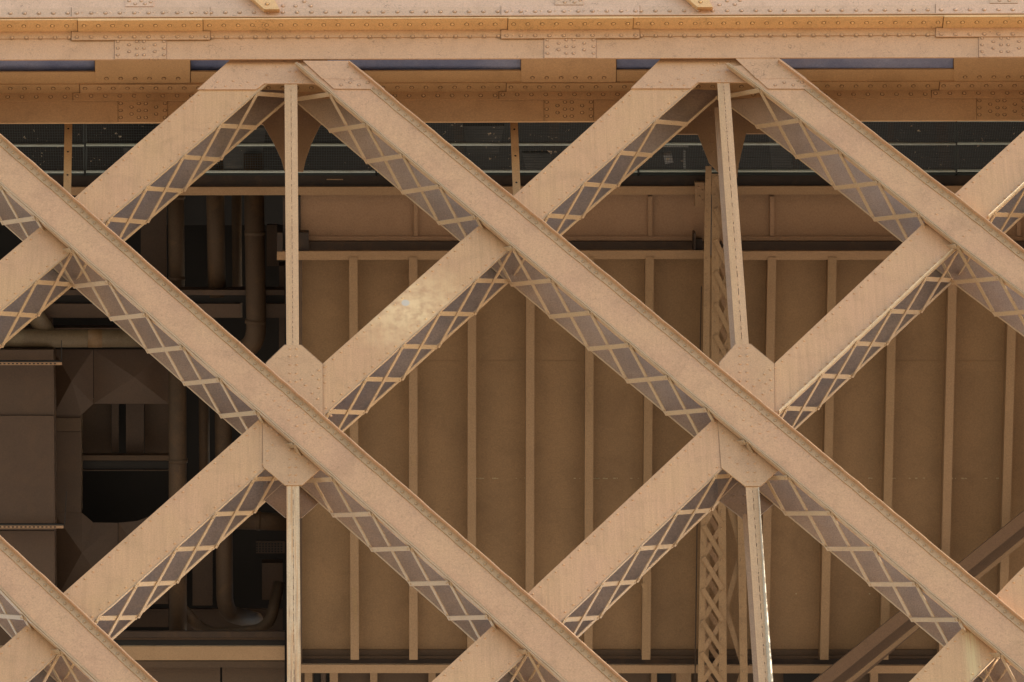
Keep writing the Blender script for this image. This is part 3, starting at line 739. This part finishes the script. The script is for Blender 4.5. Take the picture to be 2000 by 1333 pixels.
# narrow hanging struts crossing the net
for a, b_, w, lab in (((134, 236), (131, 372), .072, 'narrow brown strut with bolt holes crossing the net near the left edge'),
                      ((1003, 232), (1011, 395), .072, 'narrow brown strut with bolt holes above the central crossing')):
    p, q = P(a[0], a[1]-20, 1.15), P(b_[0], b_[1]+25, 1.15)
    T = thing('hanger_strut', lab, 'strut', q, 'narrow struts hanging in front of the net')
    bm = newbm(); bar(bm, p, q, w, .012, (0, 1, 0)); part('flat', bm, M['flange2'] if 'flange2' in M else M['rearchord'], T, q)
    bm = newbm()
    for t in (.2, .45, .7): rivet(bm, p.lerp(q, t), FRONT, .008, .003)
    part('bolts', bm, M['black'], T, q)

# ---------------------------------------------------------------- soffit hull
def hp(bm, poly, o0, o1):
    pts = [H(x, y, o0) for x, y in poly]; prism(bm, pts, HN*(o1-o0))
def hthing(name, lab, cat, px, py, group=None):
    b = H(px, py, 0); return thing(name, lab, cat, b, group), b
def rect(x0, y0, x1, y1): return [(x0, y0), (x1, y0), (x1, y1), (x0, y1)]
# edge beam along the top of the hull
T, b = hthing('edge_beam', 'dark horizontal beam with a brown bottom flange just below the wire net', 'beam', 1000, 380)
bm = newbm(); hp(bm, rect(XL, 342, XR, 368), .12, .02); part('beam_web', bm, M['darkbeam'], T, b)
bm = newbm(); hp(bm, [(XL, 367), (XR, 363), (XR, 379), (XL, 383)], .20, .13); part('bottom_flange', bm, M['flange'], T, b)
bm = newbm(); hp(bm, rect(638, 350, 670, 352), .13, .10); part('clip', bm, M['flange'], T, b)
ribs = [(690, 693), (807, 807.5), (922, 921), (1036, 1034.5), (1152, 1149), (1269, 1262), (1388, 1376), (1508, 1493), (1626, 1610), (1745, 1727), (1862, 1842), (1980, 1957), (2098, 2072), (2216, 2187), (2334, 2300)]
def panel(x0, x1, ribset, stiff, lab, lab2):
    # shallow upper panel
    T, b = hthing('fascia_panel', lab, 'panel', (x0+x1)/2, 460, 'shallow panels above the ribbed soffit')
    bm = newbm(); hp(bm, rect(x0, 378, x1, 476), 0, -.02); part('panel_sheet', bm, M['hull2'], T, b)
    bm = newbm(); hp(bm, rect(x0, 462, x1, 470), .03, .001); part('bottom_lap', bm, M['hull2'], T, b)
    for s in stiff:
        bm = newbm(); hp(bm, rect(s-4, 384, s+4, 461), .05, .001); part('stiffener', bm, M['hull2'], T, b)
    # recessed channel and flange
    T, b = hthing('cross_beam', lab2, 'beam', (x0+x1)/2, 500, 'flanged beams above the ribbed soffit')
    bm = newbm(); hp(bm, rect(x0, 472, x1, 496), .055, .02); part('channel', bm, M['channeldark'], T, b)
    bm = newbm(); hp(bm, [(x0-(45 if x0 < 700 else 0), 491.5), (x1, 489.5), (x1, 506), (x0-(45 if x0 < 700 else 0), 508.5)], .26, .19); part('flange', bm, M['flange'], T, b)
M['hull2'] = paint('brown_fascia_paint', (.33, .205, .130), (.28, .172, .108), dirt=.2, streak=.1)
M['channeldark'] = paint('dark_channel_paint', (.050, .031, .022), (.040, .025, .018), dirt=.3)
panel(587, 1377, [], (812, 1270), 'shallow brown panel between the posts below the net', 'flanged beam above the middle ribbed soffit')
panel(1400, 2440, [], (1508, 1990), 'shallow brown panel right of the leaning post', 'flanged beam above the right ribbed soffit')
def soffit(x0, x1, rs, lab):
    T, b = hthing('ribbed_soffit', lab, 'soffit', (x0+x1)/2, 1290, 'ribbed brown soffit bays')
    bm = newbm(); hp(bm, [(x0, 500), (x1, 500), (x1, 1302), (x0, 1302)], 0, -.02); part('soffit_sheet', bm, M['hull'], T, b)
    for (a, c) in rs:
        bm = newbm(); w = 8.2
        hp(bm, [(a-w, 503), (a+w, 503), (c+w, 1289), (c-w, 1289)], .27, .253)
        hp(bm, [(a-w+1, 504), (a-w+4.5, 504), (c-w+4.5, 1288), (c-w+1, 1288)], .253, .001)
        part('rib', bm, M['rib'], T, b)
    for yy, t in ((1270, .03), (1282, .05)):
        bm = newbm(); hp(bm, rect(x0, yy, x1, yy+14), t, .001); part('bottom_lap', bm, M['hulldark'], T, b)
    bm = newbm(); hp(bm, rect(x0, 704.5, x1, 705.8), .004, .001); part('sheet_seam', bm, M['hull'], T, b)
    bm = newbm()
    for i in range(140):
        x = random.uniform(max(x0, 900), min(x1, 2000)); yy = random.choice((935, 935, 935, 935, 1160.5))
        if yy == 935 and x < 1010: n = 2
        if random.random() < .55*(1.0 if yy == 935 else .6)*(1 if (x*.013) % 1 < .6 else .25):
            hp(bm, rect(x, yy-.9+random.uniform(-.7, .5), x+random.uniform(1.5, 6), yy+.5+random.uniform(-.4, .8)), .004, .001)
    part('seam_drips', bm, M['drip'], T, b)
    for fx, fy0, fy1 in ((691, 1148, 1215), (1150, 757, 788), (1259, 1140, 1185), (806, 888, 912), (921, 893, 902), (1153, 560, 575), (1268, 570, 590), (1613, 905, 925)):
        if not (x0 < fx < x1): continue
        bm = newbm(); n = 7; Lf, Rg = [], []
        for i in range(n+1):
            y = fy0+(fy1-fy0)*i/n
            Lf.append((fx-7+random.uniform(0, 3)+i*.9, y)); Rg.append((fx+6.5+random.uniform(-2, 0), y))
        hp(bm, Lf+Rg[::-1], .274, .2705); part('paint_flake', bm, M['flake'], T, b)
M['hulldark'] = paint('dark_lap_paint', (.085, .052, .033), dirt=.2)
M['flake'] = paint('peeling_paint', (.31, .20, .115), dirt=.2)
M['drip'] = paint('pale_seam_paint', (.42, .34, .22))
soffit(588, 1383, ribs[:6], 'brown ribbed soffit bay between the two posts')
soffit(1383, 2440, ribs[6:], 'brown ribbed soffit bay right of the laced column')
# flaked paint tongues on ribs
for x, y0, y1 in ((690, 1155, 1205), (1152, 757, 785), (1262, 1140, 1200), (1738, 865, 935)):
    pass
# lower beam and what is under it
T, b = hthing('bottom_beam', 'brown flanged beam along the bottom of the ribbed soffit', 'beam', 1200, 1310)
bm = newbm(); hp(bm, rect(590, 1288, XR, 1302), .06, .02); part('beam_web', bm, M['darkbeam'], T, b)
bm = newbm(); hp(bm, [(588, 1299), (XR, 1302), (XR, 1316), (588, 1315)], .26, .19); part('bottom_flange', bm, M['flange'], T, b)
T, b = hthing('casing_wall', 'shallow brown panelling below the bottom beam', 'panel', 1200, 1500)
bm = newbm(); hp(bm, rect(585, 1306, XR, 1760), -.06, -.09); part('panel_sheet', bm, M['hulldark'], T, b)
for a, c, mt in ((595, 610, 'rib'), (627, 636, 'duct'), (644, 660, 'rib'), (723, 737, 'rib'), (837, 851, 'rib'), (1272, 1283, 'rib'), (1321, 1350, 'rib'), (1700, 1715, 'rib'), (1850, 1865, 'rib')):
    bm = newbm(); hp(bm, rect(a, 1308, c, 1760), .03, -.059); part('stiffener', bm, M[mt], T, b)
for a, c in ((613, 626), (638, 643), (1284, 1311), (1530, 1600)):
    bm = newbm(); hp(bm, rect(a, 1308, c, 1760), -.05, -.059); part('dark_gap', bm, M['black'], T, b)
# bay end frame at the left of the soffit
T, b = hthing('gable_frame', 'brown riveted end frame of the soffit hidden mostly by the left posts', 'frame', 570, 900)
bm = newbm(); hp(bm, rect(560, 500, 590, 1320), .20, -1.2); part('side_plate', bm, M['hulldark'], T, b)
bm = newbm(); hp(bm, rect(541, 455, 552, 492), .26, -.4); hp(bm, rect(584, 455, 603, 490), .21, .0); hp(bm, rect(552.5, 385, 586, 500), .05, -.8); part('bracket_block', bm, M['darkbeam'], T, b)
for i in range(5):
    pass
part_b = newbm(); hp(part_b, rect(541, 492, 560, 508), .262, .14); part('shelf', part_b, M['flange'], T, b)
T, b = hthing('end_bracket', 'small dark bracket on the flanged beam left of the laced column', 'bracket', 1362, 480)
bm = newbm(); hp(bm, rect(1355, 455, 1359, 492), .25, .05); hp(bm, rect(1359.5, 468, 1372, 488), .2, .05); part('bracket_plates', bm, M['darkbeam'], T, b)
bm = newbm(); hp(bm, rect(1358, 357, 1376, 405), .26, .05)
for x, y in ((1364, 366), (1371, 372), (1366, 384), (1372, 392)): rivet(bm, H(x, y, .26), HN, .012, .01)
part('cleat', bm, M['flange'], T, b)

# ---------------------------------------------------------------- laced column in front of the soffit
OC = .62
def hpoly(bm, pts, w, o0, o1):
    for a, c in zip(pts[:-1], pts[1:]):
        hp(bm, [(a[0]-w/2, a[1]), (a[0]+w/2, a[1]), (c[0]+w/2, c[1]), (c[0]-w/2, c[1])], o0, o1)
def hbar(bm, a, c, w, o, t=.012):
    bar(bm, H(*a, o), H(*c, o), w, t, -HN)
bcol = H(1400, 1500, OC)
T = thing('laced_column', 'slender laced column of angles and crossed flats behind the leaning post', 'column', bcol)
Lp = [(1384, 325), (1381, 500), (1379, 720), (1375, 1000), (1369, 1333), (1366, 1600)]
Mp = [(1398, 340), (1397, 700), (1410, 960), (1412, 1333), (1414, 1600)]
Rp = [(1420, 345), (1429, 700), (1448, 1000), (1453, 1333), (1456, 1600)]
for pl, w in ((Lp, 12), (Mp, 15), (Rp, 15)):
    bm = newbm(); hpoly(bm, pl, w, OC, OC-.014)
    hpoly(bm, [(x+w/2-2, y) for x, y in pl], 2.6, OC-.0145, OC-.07)
    for i in range(40):
        y = 350+i*31; rivet(bm, H(lin([(q[1], q[0]) for q in pl], y)-2, y, OC), HN, .010, .007)
    part('corner_angle', bm, M['laced'], T, bcol)
def xat(pl, y): return lin([(q[1], q[0]) for q in pl], y)
y = 345; k = 0
while y < 1560:
    up = y < 700
    A, Bp = (Mp, Rp) if up else (Lp, Mp)
    h = 62
    for s in (0, 1):
        bm = newbm()
        if s == 0: hbar(bm, (xat(A, y), y), (xat(Bp, y+h), y+h), .045, OC+.012)
        else: hbar(bm, (xat(Bp, y), y), (xat(A, y+h), y+h), .045, OC-.004)
        part('lacing_flat', bm, M['laced'], T, bcol)
    # rear layer
    bm = newbm(); hbar(bm, (xat(A, y)+3, y+31), (xat(Bp, y+h)+3, y+31+h), .045, OC-.30); part('rear_lacing_flat', bm, M['hull2'], T, bcol)
    y += h; k += 1
y = 960
flip = 0
while y < 1500:
    a, c = ((xat(Mp, y)+6, y), (xat(Rp, y+115), y+115)) if not flip else ((xat(Rp, y), y), (xat(Mp, y+115)+6, y+115))
    bm = newbm(); hbar(bm, a, c, .05, OC-.05); part('side_brace', bm, M['laced'], T, bcol); y += 115; flip ^= 1
bm = newbm(); hpoly(bm, [(1370, 560), (1362, 1000), (1354, 1600)], 2, OC-.25, OC-.27); part('cable', bm, M['channeldark'], T, bcol)

M['bracep'] = paint('brace_paint', (.155, .092, .058), (.12, .07, .045), dirt=.2)
# heavy brace in the lower right corner
M['braceweb'] = paint('brace_web_paint', (.105, .062, .040), (.085, .05, .033), dirt=.2)
M['bracep2'] = paint('brace_flange_paint', (.21, .13, .075), (.18, .11, .065), dirt=.2)
bb = H(1600, 1340, .45)
T = thing('heavy_brace', 'dark heavy I-section brace rising to the right edge in front of the ribbed soffit', 'brace', bb)
def bandp(y0a, y0b, y1a, y1b, o0, o1, nm, mt):
    # band from x=1480 to x=2300; y at x=1480 and x=2000 for top and bottom edges
    f = lambda ya, yb, x: ya+(yb-ya)*(x-1600)/400.
    bm = newbm(); hp(bm, [(1380, f(y0a, y0b, 1380)), (2400, f(y0a, y0b, 2400)), (2400, f(y1a, y1b, 2400)), (1380, f(y1a, y1b, 1380))], o0, o1); part(nm, bm, M[mt], T, bb)
bandp(1322, 998, 1352, 1028, .62, .585, 'top_flange', 'bracep')
bandp(1346, 1022, 1396, 1052, .45, .43, 'web', 'braceweb')
bandp(1374, 1050, 1385, 1060, .62, .60, 'bottom_flange', 'bracep2')

# ---------------------------------------------------------------- left bay: plant room soffit with pipes and ducts
def box(name, lab, cat, rects, mat, group=None, nm='body'):
    r = rects[0]; T, b = hthing(name, lab, cat, (r[0]+r[2])/2, r[3], group)
    for r in rects:
        bm = newbm(); hp(bm, rect(*r[:4]), r[4], r[5]); part(r[6] if len(r) > 6 else nm, bm, M[r[7]] if len(r) > 7 else mat, T, b)
    return T, b
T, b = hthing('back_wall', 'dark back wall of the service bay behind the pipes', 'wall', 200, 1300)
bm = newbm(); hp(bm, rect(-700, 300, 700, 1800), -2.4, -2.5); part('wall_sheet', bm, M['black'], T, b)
def pipe(lab, pts, r, o, mat='pipe', joints=(), nm='service_pipe', group='brown service pipes of the left bay'):
    pp = []
    for q in pts:
        oo = o if len(q) < 3 else q[2]
        pp.append(H(q[0], q[1], oo))
    # round the corners
    out = [pp[0]]
    for i in range(1, len(pp)-1):
        a, c, d = pp[i-1], pp[i], pp[i+1]
        la, ld = (a-c).length, (d-c).length; k = min(.19, la*.48, ld*.48)
        p0, p1 = c+(a-c).normalized()*k, c+(d-c).normalized()*k
        for t in [j/8 for j in range(9)]: out.append(p0.lerp(c, t).lerp(c.lerp(p1, t), t))
    out.append(pp[-1])
    base = min(out, key=lambda p: p.z)
    T = thing(nm, lab, 'pipe', base, group)
    bm = newbm(); tube(bm, out, r, 24); part('pipe_barrel', bm, M[mat], T, base, smooth=True)
    for (x, y) in joints:
        c = H(x, y, o); bm = newbm()
        n = min(range(len(out)-1), key=lambda i: (out[i]+out[i+1]-2*c).length if False else ((out[i].lerp(out[i+1], .5))-c).length)
        d = (out[n+1]-out[n]).normalized()
        tube(bm, [c-d*.02, c+d*.02], r*1.07, 24); part('collar', bm, M[mat], T, base, smooth=True)
    return T
ppx = 1/226.
pipe('vertical pipe left of the group, seen above the dark channel beam', [(343, 300), (346, 640)], 18*ppx, -.9, joints=((345, 545), (345, 385)))
pipe('second vertical pipe from the left above the dark channel beam', [(419, 300), (424, 580)], 20*ppx, -.75)
pipe('dark vertical pipe just left of the brightest tall one', [(461, 300), (464, 620)], 11*ppx, -1.4)
pipe('brightest tall vertical pipe next to the upper left post, bending left at its foot', [(495, 300), (501, 672), (430, 705, -.9), (330, 740, -1.6)], 22*ppx, -.45, joints=((498, 455), (499, 628)))
pipe('thick vertical pipe running down past the octagonal opening', [(346, 655), (348, 1236)], 20*ppx, -.55, joints=((348, 900), (348, 1100)))
pipe('elbow pipe turning right at the foot of the thick vertical one', [(352, 1185, -.58), (402, 1240, -.7), (525, 1230, -.8), (545, 1140, -1.1)], 13*ppx, -.72)
pipe('vertical pipe with a bright elbow below the lower left diagonal', [(435, 660), (439, 1198, -.75), (500, 1212, -1.2)], 19*ppx, -.70, joints=())
pipe('thin pipe between the two thick lower ones', [(398, 700), (400, 990)], 12*ppx, -1.0)
pipe('horizontal pipe stub reaching the rusty post', [(440, 1016), (565, 1020)], 20*ppx, -.95, joints=((505, 1018),))
pipe('dusty lagged horizontal pipe with an orange band', [(-300, 662), (300, 661)], 20*ppx, -.38, 'oldpipe', nm='lagged_pipe', group='lagged pipes at the left edge')
T = bpy.data.objects[-1] if False else None
pipe('short lagged branch pipe sloping into the dusty horizontal one', [(30, 560), (95, 655)], 20*ppx, -.45, 'oldpipe', nm='lagged_pipe', group='lagged pipes at the left edge')
for o in COL.objects:
    if o.get('label') == 'dusty lagged horizontal pipe with an orange band':
        bm = newbm(); tube(bm, [H(172, 661.3, -.38), H(200, 661.2, -.38)], 20.5*ppx, 24); part('orange_band', bm, M['rust'], o, o.location, smooth=True)
# cross beams of the bay
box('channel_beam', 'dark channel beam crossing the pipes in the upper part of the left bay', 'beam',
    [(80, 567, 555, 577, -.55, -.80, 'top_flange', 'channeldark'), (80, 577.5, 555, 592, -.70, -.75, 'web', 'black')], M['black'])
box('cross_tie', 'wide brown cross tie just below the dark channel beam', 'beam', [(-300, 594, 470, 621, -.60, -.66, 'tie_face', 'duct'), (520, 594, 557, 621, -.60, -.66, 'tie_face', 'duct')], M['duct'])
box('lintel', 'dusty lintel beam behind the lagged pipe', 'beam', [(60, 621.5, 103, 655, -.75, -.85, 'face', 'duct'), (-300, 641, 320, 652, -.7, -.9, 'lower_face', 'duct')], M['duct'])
# left sheet-metal duct
T, b = hthing('large_duct', 'large sheet-metal duct with horizontal seams at the left edge', 'duct', 50, 1300)
for k, (y0, y1, o) in enumerate(((684, 811, -.25), (812.5, 1036, -.22), (1037.5, 1420, -.25))):
    bm = newbm(); hp(bm, [(-420, y0), (104+k*1.2, y0), (106+k*1.2, y1), (-420, y1)], o, o-.5); part('duct_sheet', bm, M['duct2'] if 'duct2' in M else M['duct'], T, b)
for y0 in (705, 1024):
    T2, b2 = hthing('support_rail', 'perforated support rail under the large duct, ' + ('upper one' if y0 < 800 else 'lower one'), 'rail', 60, y0, 'perforated rails under the duct')
    bm = newbm(); hp(bm, rect(-400, y0, 121 if y0 < 800 else 124, y0+3), -.12, -.17); part('rail_top', bm, M['black'], T2, b2)
    bm = newbm(); hp(bm, rect(-400, y0+3.2, 121 if y0 < 800 else 124, y0+8.5), -.12, -.13); part('rail_face', bm, M['hull2'], T2, b2)
    bm = newbm()
    x = -395
    while x < 112: hp(bm, rect(x, y0+4.6, x+4, y0+7), -.117, -.12); x += 8.2
    part('slots', bm, M['black'], T2, b2)
    bm = newbm(); hbar(bm, ((120, y0+3) if y0 < 800 else (126, y0+3)), ((120, y0-40) if y0 < 800 else (130, 960)), .008, -.14, .006); part('hanger_rod', bm, M['black'], T2, b2)
# second duct with cross-broken sheets
def crease(T, b, poly, o, apex, mat):
    """cross-broken sheet: four triangles rising to an apex"""
    bm = newbm(); v = [bm.verts.new(H(x, y, o)) for x, y in poly]; a = bm.verts.new(H(apex[0], apex[1], o+.10))
    for i in range(len(v)): bm.faces.new((v[i], v[(i+1) % len(v)], a))
    w = [bm.verts.new(H(x, y, o-.4)) for x, y in poly]
    for i in range(len(v)): bm.faces.new((v[i], w[i], w[(i+1) % len(v)], v[(i+1) % len(v)]))
    part('cross_broken_sheet', bm, mat, T, b)
T, b = hthing('octagonal_duct', 'cross-broken sheet duct framing the dark octagonal opening', 'duct', 200, 1150)
DM = M['duct']
crease(T, b, [(183, 683), (329, 683), (329, 789), (183, 789)], -.95, (262, 737), DM)
crease(T, b, [(104, 683), (182, 683), (182, 789), (159, 811), (104, 811)], -.95, (140, 745), DM)
bm = newbm(); hp(bm, rect(104, 817, 158.5, 843), -.93, -1.3); part('cleat_band', bm, M['duct3'] if 'duct3' in M else M['hulldark'], T, b)
bm = newbm(); hp(bm, [(104, 811), (159, 811), (159.5, 817), (104, 817)], -.96, -1.3); hp(bm, rect(104, 843.5, 159, 1002), -.955, -1.3); part('side_sheet', bm, DM, T, b)
crease(T, b, [(105, 1002), (160, 1002), (182, 1021), (230, 1021.5), (230, 1180), (105, 1180)], -.95, (160, 1080), DM)
crease(T, b, [(231, 1021.5), (268, 1018), (300, 1006), (329, 985), (329, 1180), (231, 1180)], -.95, (285, 1090), DM)
# things seen inside the opening
box('inner_panel', 'dim panel with two pale strips inside the octagonal opening', 'panel',
    [(160, 780, 217, 888, -1.9, -1.95, 'dim_sheet', 'black2'), (218, 780, 232, 884, -1.7, -1.75, 'pale_strip', 'duct'), (246, 780, 281, 886, -1.6, -1.7, 'pale_strip', 'duct'), (283, 780, 330, 888, -1.9, -1.95, 'dim_sheet', 'black2')] if 'black2' in M else
    [(160, 780, 217, 888, -1.9, -1.95, 'dim_sheet', 'hulldark'), (218, 780, 232, 884, -1.7, -1.75, 'pale_strip', 'duct'), (246, 780, 281, 886, -1.6, -1.7, 'pale_strip', 'duct'), (283, 780, 330, 888, -1.9, -1.95, 'dim_sheet', 'hulldark')], M['duct'])
box('opening_beam', 'dusty beam crossing the octagonal opening', 'beam', [(155, 890, 332, 900, -1.35, -1.5, 'top_flange', 'hulldark'), (155, 900.5, 332, 918, -1.42, -1.46, 'web', 'black'), (155, 918.5, 332, 920, -1.38, -1.42, 'lower_lip', 'duct')], M['hulldark'])
box('dim_panel', 'dim brown panel behind the lower pipes', 'panel', [(376, 1068, 415, 1183, -1.2, -1.25), (330, 1190, 552, 1236, -1.3, -1.35), (205, 1190, 329, 1225, -1.25, -1.3)], M['duct'], nm='sheet')
box('side_casing', 'dim casing beside the bright tall pipe', 'casing', [(521, 440, 544, 520, -1.2, -1.3), (275, 380, 325, 560, -1.5, -1.6), (545, 520, 556, 700, -.9, -1.2)], M['duct'], nm='sheet')
box('vent_grille', 'small slotted vent grille beside the rusty post', 'grille', [(500, 1058, 556, 1081, -1.5, -1.55, 'grille_sheet', 'duct')] + [(500+i*6, 1061+j*5, 503.5+i*6, 1064+j*5, -1.49, -1.499, 'slot', 'black') for i in range(9) for j in range(4)], M['duct'])
box('junction_box', 'dim grey box low in the left bay near the rusty post', 'box', [(512, 1100, 552, 1172, -1.6, -1.8, 'box_front', 'duct')], M['duct'])
# lower beam of the left bay
T, b = hthing('bay_beam', 'dark beam with a light brown flange closing the left bay at the bottom', 'beam', 300, 1290)
for y0, y1, o, nm, mt in ((1234, 1246, -.30, 'top_flange', 'channeldark'), (1246.5, 1250, -.36, 'lip', 'hulldark'), (1250.5, 1263, -.42, 'web', 'black'), (1263, 1290, .15, 'bottom_flange', 'flange')):
    bm = newbm(); hp(bm, rect(-450, y0, 556, y1), o, o-.06); part(nm, bm, M[mt], T, b)
T, b = hthing('lower_casing', 'dark sheet casing under the light brown flange at the bottom left', 'casing', 300, 1500)
bm = newbm(); hp(bm, rect(-450, 1296, 430, 1700), -.5, -.6); hp(bm, rect(434, 1296, 556, 1700), -.5, -.6); hp(bm, rect(-450, 1292, 556, 1304), -.44, -.49); part('casing_sheet', bm, M['hulldark'], T, b)
# enclosure of the service bay (side, floor slab above)
bm = newbm()
a0, a1 = H(-500, 330, -.1), H(-500, 1760, -.1)
prism(bm, [a0, a1, a1-HN*2.6, a0-HN*2.6], (-.05, 0, 0))
a0, a1 = H(2450, 330, .4), H(2450, 1760, .4)
prism(bm, [a0, a1, a1-HN*3.1, a0-HN*3.1], (.05, 0, 0))
tag(part('hull_ends', bm, M['hulldark'], None, H(2450, 1760, 0)), 'end plates closing the sides of the soffit outside the frame', 'end plates')
bm = newbm(); zf = P(1000, -60, YR).z+.3
prism(bm, [Vector((-14, -.02, zf)), Vector((16, -.02, zf)), Vector((16, 12, zf)), Vector((-14, 12, zf))], (0, 0, .3))
tag(part('floor_slab', bm, M['hulldark'], None, (1, 5, zf)), 'floor slab of the platform above the whole structure', 'floor')

# added unseen pier just outside the frame on the right; its shade falls on most of the truss
bm = newbm()
xp = P(2345, 600, 0).x
yz = lambda z: .055-.022*z
prism(bm, [Vector((xp, yz(9), 9)), Vector((xp, 2.2, 9)), Vector((xp, 2.2, -9)), Vector((xp, yz(-9), -9))], (.9, 0, 0))
tag(part('sun_blocker', bm, M['plate'], None, (xp, 1, -9)), 'added unseen inclined pier that shades the truss from the right', 'sun_blocker')
# ---------------------------------------------------------------- ground
gz = CAM.z-1.6
bm = newbm(); v = [bm.verts.new((x, y, gz)) for x, y in ((-900, -900), (900, -900), (900, 900), (-900, 900))]; bm.faces.new(v)
tag(part('ground', bm, M['ground'], None, (0, 0, gz)), 'pale gravel ground far below the structure', 'ground', kind='structure')

# ---------------------------------------------------------------- light
SUN_EL, SUN_AZ = math.radians(22), math.radians(-1.5)     # from the right (+x), a little behind the front plane
sd = Vector((math.cos(SUN_EL)*math.cos(SUN_AZ), -math.cos(SUN_EL)*math.sin(SUN_AZ), math.sin(SUN_EL)))
l = bpy.data.lights.new('sun', 'SUN'); l.energy = 4.6; l.angle = math.radians(.5); l.color = (1, .95, .88)
so = bpy.data.objects.new('sun', l); COL.objects.link(so); so.rotation_euler = sd.to_track_quat('Z', 'Y').to_euler()
w = bpy.data.worlds.new('World'); S.world = w; w.use_nodes = True; nt = w.node_tree
bg = nt.nodes['Background']; sky = nt.nodes.new('ShaderNodeTexSky'); sky.sky_type = 'NISHITA'; sky.sun_disc = False
sky.sun_elevation = SUN_EL; sky.sun_rotation = math.atan2(sd.x, sd.y); sky.air_density = 1.0; sky.dust_density = 1.0
nt.links.new(sky.outputs[0], bg.inputs[0]); bg.inputs[1].default_value = .15
S.view_settings.view_transform = 'Standard'; S.view_settings.look = 'None'; S.view_settings.gamma = 1
S.view_settings.exposure = 1.62
# ---------------------------------------------------------------- camera object
cd = bpy.data.cameras.new('camera'); cd.sensor_width = 36; cd.lens = FPX/2000*36; cd.clip_start = .5; cd.clip_end = 3000
co = bpy.data.objects.new('camera', cd); COL.objects.link(co)
m = Matrix((R2, U2, -F)).transposed().to_4x4(); m.translation = CAM; co.matrix_world = m
S.camera = co
